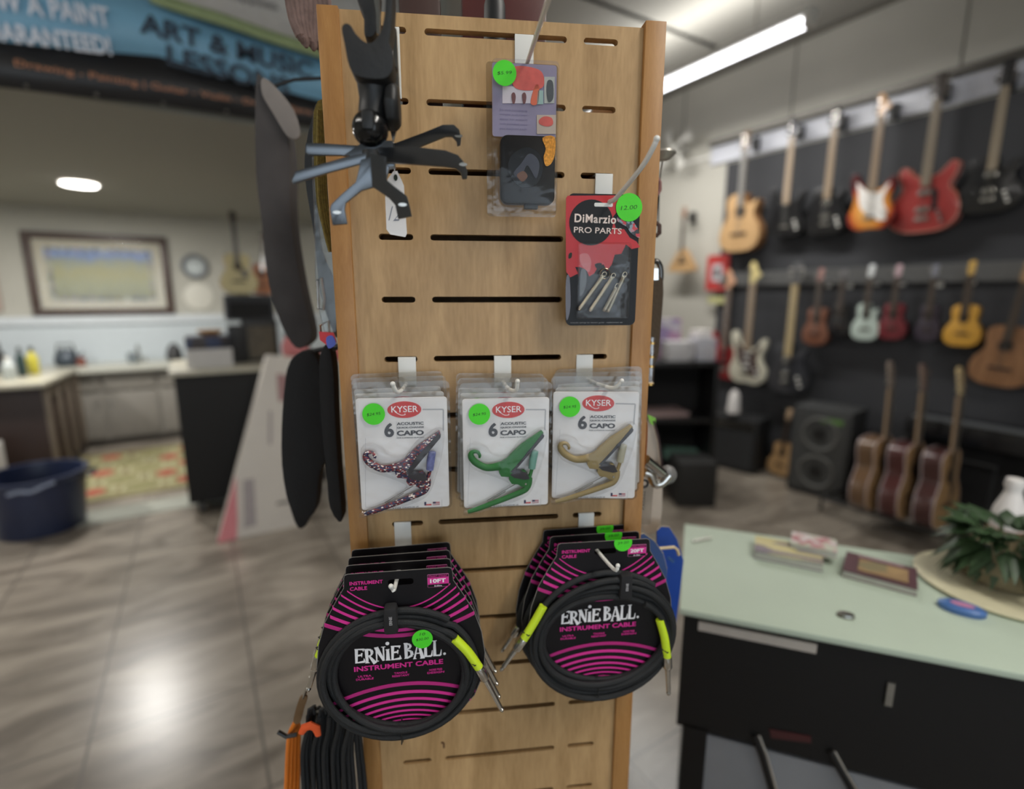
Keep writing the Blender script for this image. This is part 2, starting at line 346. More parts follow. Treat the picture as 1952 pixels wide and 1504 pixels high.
solid(strip_between(top, mid, BY).build('blue_field', mat('banner_blue', (128, 180, 210), .45, var=.08, scale=4), ban))
solid(strip_between(mid, bot, BY).build('black_band', mat('banner_black', (34, 34, 36), .45, var=.2, scale=4), ban))
navy = mat('banner_letter_navy', (44, 58, 74), .5); org = mat('banner_orange', (196, 132, 92), .5)
W2 = mat('banner_white', (226, 232, 244), .5)
wtext(ban, 'RAW A PAINT', W2, (-62, 10), (212, 54), 42, BY-.022, .03)
wtext(ban, 'GUARANTEED!', W2, (-56, 72), (215, 106), 38, BY-.022, .03)
wtext(ban, 'ART & MUSIC', navy, (266, 62), (596, 152), 40, BY-.022, .03)
wtext(ban, 'LESSONS', navy, (318, 124), (552, 184), 40, BY-.022, .03)
wtext(ban, 'Drawing - Painting | Guitar - Violin - Drums - Piano', org, (30, 130), (596, 222), 17, BY-.022, .0)
for px in (52, 185, 312, 432, 560):
    p = aty(px, 163+px*.125, BY); MB().ball((p.x, BY-.006, p.z+.01), .008).build('grommet', STEEL, ban)
b2 = thing('banner', 'white paper banner with a green border hanging above the blue banner', 'banner')
t2 = [(285, -120), (608, -60), (760, -40)]; m2 = [(285, -20), (608, 88), (760, 140)]; bo2 = [(285, 4), (608, 110), (760, 168)]
solid(strip_between(t2, m2, BY-.05).build('white_field', mat('banner_paper', (196, 194, 190), .6), b2))
solid(strip_between(m2, bo2, BY-.05).build('green_border', mat('banner_green', (150, 166, 120), .6), b2))
wtext(b2, 'Supplies', mat('banner_grey', (130, 128, 130), .6), (430, -2), (530, 24), 22, BY-.07, .01)

# ================================================================== BACKGROUND, LEFT SIDE
# framed picture
fp = thing('framed_picture', 'large dark-framed landscape picture on the back wall', 'picture', T(-.865, 7.6, 1.89))
W_, H_ = 1.30, .90
f = MB(); t_ = .075
f.box((0, -.025, H_/2-t_/2), (W_, .05, t_)).box((0, -.025, -H_/2+t_/2), (W_, .05, t_)).box((-W_/2+t_/2, -.025, 0), (t_, .05, H_-2*t_)).box((W_/2-t_/2, -.025, 0), (t_, .05, H_-2*t_))
f.build('frame', wood('dark_frame_wood', (58, 44, 38), (78, 60, 52)), fp, bev=.008)
MB().box((0, -.012, 0), (W_-2*t_+.01, .012, H_-2*t_+.01)).build('mat_board', mat('cream_mat', (196, 190, 170), .7), fp)
def land_mat():
    m = bpy.data.materials.new('landscape_print'); m.use_nodes = True; nt = m.node_tree; b = nt.nodes['Principled BSDF']; b.inputs['Roughness'].default_value = .5
    tc = nt.nodes.new('ShaderNodeTexCoord'); sx = nt.nodes.new('ShaderNodeSeparateXYZ'); n = nt.nodes.new('ShaderNodeTexNoise'); n.inputs['Scale'].default_value = 9; n.inputs['Detail'].default_value = 8
    ma = nt.nodes.new('ShaderNodeMath'); ma.operation = 'MULTIPLY_ADD'; ma.inputs[1].default_value = .22
    mr = nt.nodes.new('ShaderNodeMapRange'); mr.inputs['From Min'].default_value = -.2; mr.inputs['From Max'].default_value = .5
    r = nt.nodes.new('ShaderNodeValToRGB'); e = r.color_ramp.elements; cols = [(0, (120, 118, 86)), (.25, (150, 150, 112)), (.5, (166, 160, 110)), (.66, (150, 156, 140)), (.72, (120, 142, 186)), (.86, (150, 168, 206)), (1, (170, 180, 200))]
    while len(e) < len(cols): e.new(.5)
    for i, (p, c) in enumerate(cols): e[i].position = p; e[i].color = lin(c)+(1,)
    L = nt.links.new; L(tc.outputs['Object'], sx.inputs[0]); L(tc.outputs['Object'], n.inputs['Vector']); L(n.outputs['Fac'], ma.inputs[0]); L(sx.outputs['Z'], ma.inputs[2])
    L(ma.outputs[0], mr.inputs['Value']); L(mr.outputs[0], r.inputs['Fac']); L(r.outputs['Color'], b.inputs['Base Color']); return m
MB().box((0, -.02, 0), (W_-.33, .006, H_-.33)).build('print', land_mat(), fp)
th = MB(); rr = random.Random(3)
for i in range(12):
    for z in (-.27, .27): th.box((-.44+i*.08, -.024, z), (.04, .004, .045))
for i in range(6):
    for x in (-.455, .455): th.box((x, -.024, -.2+i*.08), (.035, .004, .05))
th.build('vignette_border', blotch('vignettes', [(86, 88, 92), (150, 140, 150), (190, 190, 180), (120, 108, 70), (64, 80, 104)], 14), fp)
MB().box((0, -.045, 0), (W_-.15, .003, H_-.15)).build('glass', clear('picture_glass', (.98, .98, .98), .03, .4, .05), fp)
p2 = thing('framed_picture', 'pale framed print at the left end of the back wall', 'picture', T(-2.07, 7.6, 1.9))
MB().box((0, -.02, 0), (.62, .04, .8)).build('frame', mat('pale_frame', (170, 150, 140), .6), p2); MB().box((0, -.042, 0), (.5, .006, .68)).build('print', mat('pale_print', (190, 184, 172), .6), p2)
# clock & plate
ck = thing('wall_clock', 'round grey-rimmed wall clock beside the framed picture', 'clock', T(.042, 7.6, 2.01))
def ring(R, r, y0=-.03): return MB().tube([(R*math.cos(2*PI*k/36), y0, R*math.sin(2*PI*k/36)) for k in range(36)], r, 10, closed=True)
ring(.125, .024).build('rim', mat('clock_rim', (110, 114, 118), .4), ck)
MB().prism(ell(0, 0, .12, .12), -.02, 0).build('dial', mat('clock_dial', (176, 182, 182), .6), ck)
MB().prism(ell(0, 0, .06, .06), -.024, -.02).build('dial_center', mat('clock_center', (205, 214, 214), .6), ck)
MB().box((0, -.028, .03), (.008, .003, .07)).box((.025, -.028, 0), (.05, .003, .008)).build('clock_hand', BLK, ck)
pl = tag(MB().prism(ell(0, 0, .165, .165, 40), -.02, 0).build('round_plaque', mat('plaque_cream', (205, 203, 192), .5), M=T(.06, 7.6, 1.65), bev=.01), 'plain round cream plaque below the wall clock', 'plaque')
# wainscot ledge + backsplash
struct(MB().box((-1.6, 7.575, 1.385), (6.4, .05, .09)).build('trim_12', mat('white_trim', (196, 202, 206), .5)))
struct(MB().box((-1.6, 7.592, 1.1), (6.4, .016, .54)).build('trim_13', mat('white_beadboard', (186, 194, 198), .5, var=.03)))
# sink cabinets
kc = thing('kitchen_cabinet', 'long grey base cabinet under the back counter', 'cabinet', T(-.45, 7.3, 0))
CB = mat('cabinet_grey', (124, 120, 113), .55); 
MB().box((0, .02, .46), (2.0, .52, .76)).build('body', CB, kc)
MB().box((0, .05, .04), (1.96, .46, .08)).build('toe_kick', mat('toe_kick', (96, 92, 86), .7), kc)
for i in range(4):
    x = -.75+i*.5
    d = MB().box((x, -.25, .36), (.47, .02, .5)).build('door', CB, kc, bev=.004); MB().box((x+(.19 if i % 2 == 0 else -.19), -.265, .5), (.012, .02, .1)).build('handle', STEEL, d)
    MB().box((x, -.25, .73), (.47, .02, .17)).build('drawer', CB, kc, bev=.004)
wt = tag(MB().box((-.45, 7.28, .87), (2.1, .64, .05)).build('worktop', mat('pale_worktop', (172, 172, 162), .35, var=.1), bev=.006), 'pale worktop over the grey base cabinet at the back wall', 'worktop')
fa = thing('faucet', 'small arched metal faucet on the back counter', 'faucet', T(-.62, 7.45, .895))
MB().tube([(0, 0, 0), (0, 0, .16), (0, -.04, .2), (0, -.09, .19), (0, -.11, .15)], .012).build('spout', CHR, fa); MB().cyl((.06, 0, 0), (.06, 0, .05), .012).build('handle', CHR, fa)
# counter clutter
def bottle(name, label, p, r, h, m, capm, group=None):
    b = thing(name, label, 'bottle', T(*p), group)
    MB().lathe([(r*.9, 0), (r, .01), (r, h*.62), (r*.45, h*.78), (r*.4, h*.86), (.001, h*.86)], seg=18).build('body', m, b)
    MB().lathe([(r*.42, h*.84), (r*.42, h), (.001, h)], seg=14).build('cap', capm, b); return b
for i, (px, r, h, nm, lb, c) in enumerate(((255, .05, .12, 'mug', 'grey mug beside the dark kettle on the back counter', (110, 118, 122)), (470/3+0, .04, .09, 'mug', 'small red-brown bowl on the back counter beside the sink', (120, 70, 58)))):
    q = aty(px, 700, 7.3); m = thing(nm if i == 0 else 'bowl', lb, 'mug' if i == 0 else 'bowl', T(q.x, 7.3, .895))
    MB().lathe([(r*.8, 0), (r, .01), (r, h), (r*.88, h), (r*.8, .02), (.001, .02)], seg=20).build('body', mat('cup%d' % i, c, .4), m)
    if i == 0: MB().tube([(r, 0, h*.8), (r+.03, 0, h*.7), (r+.03, 0, h*.3), (r, 0, h*.2)], .006).build('handle', mat('cup0', c, .4), m)
q = aty(128, 700, 7.3); k = thing('kettle', 'dark round kettle on the back counter', 'kettle', T(q.x, 7.35, .895))
MB().lathe([(.08, 0), (.105, .03), (.11, .1), (.07, .17), (.03, .19), (.001, .19)]).build('body', mat('dark_kettle', (62, 70, 78), .3, .3), k)
MB().tube([(-.08, 0, .14), (-.06, 0, .24), (.06, 0, .24), (.08, 0, .14)], .01).build('handle', BLK, k); MB().tube([(.09, 0, .08), (.15, 0, .15)], [.02, .01]).build('spout', mat('dark_kettle', (62, 70, 78), .3, .3), k)
q = aty(335, 700, 7.3); k = tag(MB().lathe([(.06, 0), (.09, .04), (.07, .14), (.03, .2), (.001, .21)]).build('coffee_pot', BLK, M=T(q.x, 7.35, .895)), 'black coffee pot at the right end of the back counter', 'coffee pot')
# dark island with a pale top
il = thing('kitchen_island', 'dark brown island cabinet with turned corner trim and pale top', 'cabinet', T(-1.0, 5.98, 0) @ RZ(math.radians(-4)))
MB().box((-.72, .45, .46), (1.0, 1.0, .84)).build('body', mat('dark_brown_panel', (48, 33, 28), .5), il, bev=.004)
MB().box((-.77, .35, .9), (1.2, 1.06, .04)).build('countertop', mat('island_top', (168, 164, 148), .3, var=.12), il, bev=.006)
for y in (-.02, .3, .62, .92): MB().box((-.205, y, .48), (.03, .07, .76)).build('stile', mat('taupe_panel', (106, 96, 84), .55), il, bev=.004)
MB().box((-.212, .45, .82), (.02, 1.0, .12)).build('rail', mat('taupe_panel', (106, 96, 84), .55), il)
def isl(px, py): q = atz(px, py, .925); return (q.x, q.y, .92)
bottle('spray_bottle', 'yellow bottle standing on the dark island', isl(66, 712), .045, .26, mat('yellow_plastic', (182, 172, 62), .4), BLK)
bottle('bottle', 'tall dark green bottle beside the yellow bottle on the island', isl(44, 716), .035, .27, mat('dark_green_plastic', (34, 52, 50), .4), BLK)
bottle('bottle', 'white squat bottle in front of the dark bottles on the island', isl(20, 722), .05, .2, mat('white_plastic', (170, 176, 174), .4), WPL)
bottle('bottle', 'black bottle at the left edge of the island top', isl(4, 712), .045, .3, BLK, BLK)
bx = tag(MB().box((0, 0, .07), (.12, .12, .14)).build('canister', mat('grey_canister', (80, 84, 88), .5), M=T(*isl(-30, 700)), bev=.01), 'grey square canister behind the bottles on the island', 'canister')
# navy tub
tb = thing('tub', 'navy blue plastic tub standing on the tiled floor', 'tub', T(-1.10, 4.76, 0))
NV = mat('navy_plastic', (33, 42, 68), .35)
MB().lathe([(.001, 0), (.24, 0), (.25, .01), (.29, .38), (.31, .4), (.31, .42), (.28, .42), (.23, .03), (.001, .03)], seg=36).build('body', NV, tb)
for s in (-1, 1): MB().tube([(s*.28, -.08, .36), (s*.34, -.05, .37), (s*.34, .05, .37), (s*.28, .08, .36)], .012).build('handle', NV, tb)
wr = MB().tube(smooth([(-.08, -.285, .36), (-.02, -.302, .375), (.04, -.3, .365), (.1, -.285, .385), (.16, -.262, .4)], 4, False), [.012]*17, 8); wr.build('lettering_strip', mat('pale_grip', (150, 160, 182), .5), tb)
# white carton at far left beside tub
tag(MB().box((0, 0, .24), (.3, .3, .48)).build('carton', mat('white_carton', (170, 168, 164), .7), M=T(-1.62, 5.55, 0), bev=.004), 'white carton standing on the floor left of the dark island', 'box')
# hexagon rug
def hexpoly(cx, cy, r): return [(cx+r*math.cos(PI/3*k+PI/6), cy+r*math.sin(PI/3*k+PI/6)) for k in range(6)]
rg = thing('rug', 'olive rug with red hexagon pattern in front of the grey cabinet', 'rug', T(-.55, 5.94, 0))
MB().box((0, 0, .006), (1.5, 1.58, .012)).build('rug_pile', blotch('rug_pile', [(120, 112, 78), (132, 124, 88), (110, 98, 66)], 3), rg)
h1, h2, h3 = MB(), MB(), MB(); n = 0
for i in range(-2, 3):
    for j in range(-3, 4):
        cx = i*.34+(j % 2)*.17; cy = j*.285
        if abs(cx) > .58 or abs(cy) > .62: continue
        n += 1
        h1.flatz(hexpoly(cx, cy, .17), .012, .014); h2.flatz(hexpoly(cx, cy, .145), .014, .016)
        if n % 2: h3.flatz(hexpoly(cx, cy, .095), .016, .018)
h1.build('hexagon_outlines', mat('rug_cream', (168, 164, 132), .9), rg); h2.build('hexagon_fields', mat('rug_olive', (122, 118, 80), .9), rg); h3.build('hexagon_hearts', mat('rug_red', (150, 68, 56), .9), rg)
struct(MB().box((-.9, 4.78, .004), (3.4, .3, .008)).build('trim_14', mat('threshold_stone', (158, 160, 150), .45, var=.08, scale=6)))
# black service counter on casters
bc = thing('service_counter', 'black service counter with a pale top on casters', 'counter', T(.32, 4.75, 0))
MB().box((0, 0, .6), (1.0, .75, .98)).build('body', mat('counter_black', (12, 12, 13), .7), bc, bev=.004)
MB().box((0, 0, 1.105), (1.06, .82, .035)).build('countertop', mat('counter_top', (176, 172, 156), .4), bc, bev=.005)
for sx in (-1, 1):
    for sy in (-1, 1):
        MB().cyl((sx*.42-.02, sy*.3, .05), (sx*.42+.02, sy*.3, .05), .05).cyl((sx*.42, sy*.3, .05), (sx*.42, sy*.3, .12), .012).build('caster', BLK, bc)
# things on the counter
def gbox(name, label, cat, c, d, m, rot=0, group=None, bev=.003): return tag(MB().box((0, 0, d[2]/2), d).build(name, m, M=T(*c) @ RZ(rot), bev=bev), label, cat, group)
CT = 1.1225
gbox('tray', 'white paper tray on the pale top of the black counter', 'tray', (.06, 4.6, CT), (.3, .3, .14), mat('white_paper_tray', (188, 186, 184), .6))
gbox('carton', 'dark blue carton lying on the white paper tray', 'box', (.06, 4.62, CT+.14), (.3, .26, .09), blotch('dark_carton', [(40, 50, 80), (50, 40, 38), (28, 30, 40)], 9))
tag(MB().lathe([(.05, 0), (.09, .03), (.085, .045), (.001, .05)], sy=.7).build('basket', mat('wicker', (150, 112, 66), .8), M=T(.08, 4.64, CT+.23)), 'small wicker basket on top of the dark blue carton', 'basket')
am = thing('amplifier', 'brown cloth-fronted amplifier at the back of the black counter', 'amplifier', T(.44, 4.8, CT))
MB().box((0, 0, .17), (.26, .24, .34)).build('cabinet', BLK, am, bev=.01); MB().box((0, -.122, .16), (.2, .006, .26)).build('grille', blotch('amp_cloth', [(88, 80, 64), (74, 66, 52)], 60), am)
am2 = thing('amplifier', 'dark grey amplifier stacked on the brown cloth-fronted one', 'amplifier', T(.38, 4.82, CT+.34))
MB().box((0, 0, .1), (.36, .26, .2)).build('cabinet', mat('dark_grey_tolex', (52, 54, 58), .7), am2, bev=.012); MB().box((0, -.132, .08), (.3, .006, .12)).build('grille', BLKM, am2); 
for i in range(5): MB().cyl((-.12+i*.06, -.13, .172), (-.12+i*.06, -.15, .172), .01, 10).build('knob', BLK, am2)
gbox('speaker', 'small black speaker left of the amplifier stack', 'speaker', (.26, 4.72, CT), (.12, .16, .3), BLK)
gbox('binder', 'black binder on the right end of the black counter', 'binder', (.74, 4.86, CT), (.14, .22, .22), BLKM, .2)
gbox('book', 'green leaflet lying on the right end of the counter', 'leaflet', (.66, 4.4, CT), (.1, .14, .01), mat('leaf_green', (110, 140, 88), .6), .3)
tag(MB().ball((0, 0, .12), .1, 1, .9, 1.2).build('plush_bag', mat('dusty_pink', (196, 120, 122), .8, bump=.5), M=T(aty(563, 672, 4.4).x, 4.4, CT)), 'round pink bag on the counter beside the display stand', 'bag')
gbox('cable_box', 'red carton behind the pink bag', 'box', (.96, 4.46, CT), (.2, .12, .1), mat('faded_red', (190, 104, 96), .6), .1)
# tall keyboard carton leaning
kb = thing('keyboard_carton', 'tall white keyboard carton with a pink end leaning on the black counter', 'box', T(.26, 3.82, 0))
R = RX(math.radians(-9)); sh = .09
def kpoly(pts, y0, y1, name, m, bev=0): return MB().prism(pts, y0, y1).xf(R @ Matrix(((1, 0, .02, 0), (0, 1, 0, 0), (0, 0, 1, 0), (0, 0, 0, 1)))).build(name, m, kb, bev=bev)
WC = mat('carton_white', (206, 200, 192), .6, var=.04, scale=4)
kpoly([(-.285, 0.0), (.285, .0), (.36, 1.22), (.12, 1.26)], 0, .16, 'carton', WC, .004)
kpoly([(-.288, .0), (-.17, .0), (-.155, .12), (-.14, .44)], -.003, -.0005, 'pink_end', mat('carton_pink', (206, 128, 134), .6))
kpoly([(-.12, .06), (-.04, .07), (-.03, .4), (-.1, .4)], -.003, -.0005, 'print_block', mat('carton_print', (160, 152, 152), .6))
kpoly([(.1, .18), (.24, .18), (.24, .2), (.1, .2)], -.003, -.0005, 'print_line', mat('carton_dark', (96, 90, 86), .6))
kpoly([(.17, .92), (.22, .92), (.25, 1.1), (.17, 1.12)], -.003, -.0005, 'print_patch', mat('carton_mauve', (160, 124, 124), .6))
kpoly([(.08, .62), (.1, .62), (.12, .86), (.1, .86)], -.003, -.0005, 'print_column', mat('carton_print', (160, 152, 152), .6))
struct(MB().box((-.9, 7.57, .05), (5, .03, .1)).build('baseboard_back', WPL))
# ================================================================== THE DISPLAY TOWER
def slot(x0, x1, z, r=.0037, n=5):
    return [(x1-r+r*math.cos(a), z+r*math.sin(a)) for a in [(-PI/2+PI*k/n) for k in range(n+1)]]+[(x0+r+r*math.cos(a), z+r*math.sin(a)) for a in [(PI/2+PI*k/n) for k in range(n+1)]]
ZS = [1.951-.0755*i if i else 1.951 for i in range(24)]
ZS = [1.951, 1.876, 1.799, 1.722, 1.646, 1.5706, 1.495, 1.420, 1.3446, 1.269, 1.194, 1.117, 1.039, .961, .884]+[.884-.0765*i for i in range(1, 9)]
tw = thing('display_tower', 'tall maple display tower with rows of horizontal slots', 'display stand', PM.copy())
TOPZ = 1.969
loops = [[(-.197, .1), (.1605, .1), (.1605, TOPZ), (-.197, TOPZ)]]
for z in ZS: loops += [slot(-.1648, -.1228, z), slot(-.1022, .0662, z), slot(.0866, .1290, z)]
fp_ = curve_mesh(loops, .012); fp_.transform(T(0, .006, 0) @ RX(PI/2)); link('slotted_panel', fp_, MAPLE, tw)
MB().box((-.2088, .003, 1.035), (.0236, .018, 1.87)).build('edge_strip', MAPLE2, tw, bev=.0015)
MB().box((.1738, .003, 1.037), (.0262, .018, 1.876)).build('edge_strip', MAPLE2, tw, bev=.0015)
for x in (-.2145, .181): MB().box((x, .205, 1.035), (.012, .386, 1.87)).build('side_panel', MAPLE2, tw)
MB().box((-.0168, .402, 1.035), (.4075, .012, 1.87)).build('back_panel', MAPLE, tw)
MB().box((-.0168, .2, .05), (.44, .44, .1)).build('base', mat('base_black', (40, 36, 32), .5), tw, bev=.004)
MB().box((-.0168, .2, 1.86), (.37, .37, .012)).build('inner_shelf', MAPLE2, tw)
for x, z in ((-.107, 1.032), (-.03, 1.045), (.02, 1.01), (.14, .92), (-.15, .935)):
    pass
MB().box((-.1035, -.0008, .985), (.0025, .0012, .008)).box((-.1055, -.0008, .99), (.004, .0012, .002)).build('chip_mark', mat('chip_brown', (92, 62, 34), .8), tw)

def on(x, off, z, rz=0): return PM @ T(x, -off, z) @ RZ(rz)
def LOC(off, px0, py0):
    o = pan(px0, py0, off)
    return o, (lambda px, py, d=0: (pan(px, py, off+d).x-o.x, pan(px, py, off+d).z-o.z))
def hook(x, zs, ph, pz, length, pts=None, label='', r=.0024, group=None, wdt=.0225):
    h = thing('display_hook', label, 'hook', on(x, 0, zs), group)
    MB().box((0, -.0012, -ph/2+.002), (wdt, .0016, ph)).box((0, .006, .002), (wdt, .015, .0016)).build('plate', WPL, h, bev=.0005)
    dz = pz-zs
    pts = pts or [(0, 0, dz), (0, -length*.85, dz), (0, -length*.96, dz+.003), (0, -length, dz+.012)]
    m = MB().tube(smooth(pts, 4, False), r, 12); m.ball(pts[-1], r*1.25, seg=10); m.build('prong', WPL, h)
    return h
def sticker(parent, cx, cz, r, y, txt='', sub=None, rx=1., half=None):
    n = 36; poly = [(cx+r*rx*math.cos(2*PI*k/n), cz+r*math.sin(2*PI*k/n)) for k in range(n)]
    if half is not None: poly = [(x, min(z, half)) for x, z in poly]
    s = MB().prism(poly, y-.0003, y).build('price_sticker', GRN, parent)
    if txt: text('handwriting', txt, INK, s, (cx-r*.62, cz-r*.2), r*1.2, r*.28, y-.0004, -.012, math.radians(5), .25)
    if sub: text('handwriting', sub, INK, s, (cx-r*.25, cz+r*.42), r*.5, r*.28, y-.0004, -.008, 0, .25)
    return s

# ---------------------------------------------------------------- hooks
hook(pan(999, 80).x, 1.951, .045, 1.912, .3, [(0, 0, -.038), (.001, -.2, -.036), (.002, -.34, -.03)], 'white hook with a long bare prong at the top of the tower')
hx = pan(1151, 340).x
hook(hx, 1.799, .04, 1.765, .12, [(0, 0, -.036), (-.001, -.03, -.036), (.002, -.05, -.034), (.010, -.105, -.014), (.014, -.125, -.0), (.016, -.13, .008)], 'white hook with a bent prong holding the red and black parts card', r=.0028)
hook(-.1365, 1.951, .075, 1.9, .11, [(0, 0, -.05), (-.006, -.07, -.05), (-.006, -.08, -.046)], 'white hook mostly hidden behind the black instrument holder', wdt=.012)
caph = [(776, 'left'), (958, 'middle'), (1114, 'right')]
cap_lab = ['white hook above the flag-patterned capo pack', 'white hook above the green capo pack', 'white hook with a side-bent tip above the tan capo pack']
for i, (px, _) in enumerate(caph):
    x = pan(px, 690).x
    tips = [[(-.002, 0, -.032), (-.004, -.05, -.032), (-.008, -.066, -.03), (-.011, -.072, -.020)],
            [(0, 0, -.032), (.004, -.045, -.034), (.010, -.064, -.032), (.011, -.07, -.020)],
            [(.004, 0, -.030), (.010, -.03, -.032), (.022, -.062, -.032), (.029, -.07, -.022)]][i]
    hook(x, 1.5706, .045, 0, 0, tips, cap_lab[i])
hook(pan(768, 1010).x, 1.3446, .045, 1.31, .115, [(0, 0, -.033), (-.001, -.1, -.033), (-.003, -.11, -.030), (-.004, -.115, -.024)], 'white hook carrying the four shorter cable packs')
hook(pan(1117, 992).x, 1.3446, .045, 1.31, .1, [(0, 0, -.033), (.004, -.03, -.034), (.014, -.088, -.036), (.017, -.094, -.028)], 'white hook carrying the three longer cable packs')

# ---------------------------------------------------------------- black clamp-on instrument holder
hd = thing('instrument_holder', 'black metal instrument holder with six hooked feet hanging on the tower', 'instrument holder', on(0, 0, 0))
def hz(pts, off): return [(lambda q: (q.x, q.z))(pan(530+X/3.1325, Y/3.1325, off)) for X, Y in pts]
SAT = mat('satin_black_metal', (98, 102, 107), .28, .9, spec=.6); HB = mat('holder_black', (22, 22, 23), .5)
HO = .125
def leg(pts, off, tiltx=0, tiltz=0, th=.004):
    mb = MB().prism(hz(pts, off), -off-th/2, -off+th/2)
    cx = sum(v[0] for v in mb.v)/len(mb.v); cz_ = sum(v[2] for v in mb.v)/len(mb.v)
    mb.v = [(v[0], v[1]+(v[0]-cx)*tiltx+(v[2]-cz_)*tiltz, v[2]) for v in mb.v]
    return mb.build('foot', SAT, hd, bev=.0008)
leg([(600, 850), (700, 850), (860, 805), (985, 766), (1050, 766), (1082, 790), (1094, 830), (1090, 862), (1070, 868), (1066, 845), (1040, 822), (1000, 822), (790, 888), (640, 910)], HO-.012, .0, -.9)
leg([(600, 900), (800, 895), (1000, 915), (1075, 938), (1112, 975), (1133, 1020), (1130, 1055), (1102, 1058), (1090, 1022), (1060, 1003), (1000, 995), (800, 982), (620, 970)], HO+.012, .0, -.9)
leg([(176, 863), (290, 862), (520, 870), (590, 930), (470, 945), (380, 930), (190, 933), (168, 915)], HO-.012, .12, -.12)
leg([(112, 1030), (410, 938), (560, 900), (600, 960), (470, 985), (300, 1035), (95, 1104), (90, 1080)], HO+.012, .12, -.12)
leg([(500, 960), (600, 930), (665, 1000), (640, 1110), (560, 1122), (500, 1140), (405, 1215), (398, 1250), (412, 1336), (325, 1345), (312, 1250), (322, 1222), (380, 1165), (466, 1090), (480, 1040)], HO+.02, .12, -.14)
leg([(560, 930), (656, 960), (652, 1080), (700, 1120), (772, 1175), (782, 1210), (798, 1288), (712, 1300), (697, 1220), (660, 1178), (560, 1110)], HO+.026, -.35, -.5)
for X, Y, o in ((355, 1270, .0225), (745, 1224, .0285), (1078, 815, -.009), (1105, 985, .015)):
    q = pan(530+X/3.1325, Y/3.1325, HO+o); MB().prism(ell(q.x, q.z, .004, .0016, 14), q.y-.0022, q.y-.0008).build('bolt_hole', CHR, hd)
MB().prism(hz([(520, 850), (690, 848), (700, 1000), (640, 1010), (560, 960), (400, 935)], HO), -HO-.006, -HO+.006).build('hub_plate', SAT, hd, bev=.001)
pts = [pan(530+X/3.1325, Y/3.1325, HO+.0) for X, Y in ((570, 400), (570, 500), (568, 600), (560, 700), (552, 740))]
MB().tube(pts, [.0225, .0155, .0128, .0128, .016], 24).build('stem', HB, hd)
q = pan(530+552/3.1325, 770/3.1325, HO+.004); MB().ball(q, .0172, seg=26).build('ball_joint', mat('gloss_black', (18, 18, 19), .18), hd)
MB().box((q.x, q.y-.015, q.z+.003), (.011, .008, .017)).build('joint_slot', HB, hd, bev=.003); MB().cyl(q-Vector((0, 0, .02)), q-Vector((0, 0, .04)), .009).build('joint_stud', HB, hd)
yk = smooth([(395, 205), (420, 178), (450, 192), (480, 240), (530, 285), (575, 288), (615, 240), (640, 160), (650, 60), (655, -60), (692, -60), (690, 80), (684, 200), (672, 290), (690, 330), (692, 440), (640, 500), (500, 490), (440, 430), (412, 300)], 3)
MB().prism(hz(yk, HO+.014), -HO-.026, -HO+.004).build('yoke', RUB, hd, bev=.004)
st_ = smooth([(478, -60), (600, -60), (606, 60), (604, 190), (575, 245), (545, 250), (522, 225), (518, 120), (482, 30)], 3)
MB().prism(hz(st_, HO-.03), -HO+.02, -HO+.045).build('rear_arm', RUB, hd, bev=.004)
MB().prism(hz([(565, -60), (600, -60), (612, 90), (608, 210), (590, 205), (588, 90)], HO-.012), -HO+.01, -HO+.014).build('inner_bar', STEEL, hd)
MB().prism(hz([(690, 160), (708, 180), (726, 560), (728, 700), (690, 845), (684, 840), (650, 690), (612, 520), (640, 500), (690, 430)], HO-.02), -HO+.018, -HO+.024).build('steel_blade', STEEL, hd)
q = pan(530+684/3.1325, 640/3.1325, HO-.005); MB().tube([q+Vector((-.009, 0, 0)), q+Vector((-.005, 0, 0)), q+Vector((.003, 0, 0)), q+Vector((.007, 0, 0))], [.007, .022, .022, .018], 8).build('knob', HB, hd, bev=.002)
tgo = pan(530+700/3.1325, 1200/3.1325, .06)
pt = thing('price_tag', 'white paper price tag dangling below the black instrument holder', 'tag', on(0, 0, 0))
def tz(pts, off): return hz(pts, off)
MB().prism(tz([(690, 1022), (712, 1022), (740, 1080), (752, 1110), (770, 1395), (760, 1416), (670, 1400), (648, 1370), (640, 1180), (655, 1070)], .09), -.0905, -.09).build('tag_paper', CARDW, pt)
q = pan(530+702/3.1325, 1060/3.1325, .0915); MB().prism(ell(q.x, q.z, .002, .0032, 12), -.0915, -.0906).build('eyelet', INK, pt)
a, b = pan(530+690/3.1325, 850/3.1325, .11), pan(530+700/3.1325, 1040/3.1325, .091); MB().tube([a, (a+b)/2+Vector((-.002, 0, 0)), b], .0005, 6).build('string', WHT, pt)
a, b = tz([(655, 1235), (690, 1200)], .0912); text('handwriting', '12', mat('pencil_grey', (120, 124, 138), .6), pt, (a[0], a[1]-.014), .011, .015, -.0907, -.02, 0, .3)
# upper right strap / second holder piece above is out of the frame

# ---------------------------------------------------------------- clear pack with black case
o, P = LOC(.03, 996, 122)
cp = thing('clamshell_pack', 'clear clamshell pack with a black case and lavender photo card', 'blister pack', on(o.x, .03, o.z))
def R4(x0, y0, x1, y1, r): a, b = P(x0, y1), P(x1, y0); return rrect(a[0], a[1], b[0], b[1], r)
MB().prism(R4(929, 124, 1064, 412, .004), 0, .001).build('clear_flange', CLRT, cp)
MB().prism(R4(938, 127, 1062, 408, .005), -.016, -.0012).build('clear_shell', CLR, cp, bev=.003)
MB().prism(R4(938, 128, 1060, 262, .003), -.0045, -.004).build('photo_card', mat('lavender_card', (140, 132, 156), .4, var=.12, scale=25), cp)
pc = MB()
pc.prism([P(*p) for p in [(957, 168), (1020, 168), (1020, 200), (957, 200)]], -.0052, -.0046); pc.build('photo_panel', mat('photo_pale', (206, 196, 204), .4), cp)
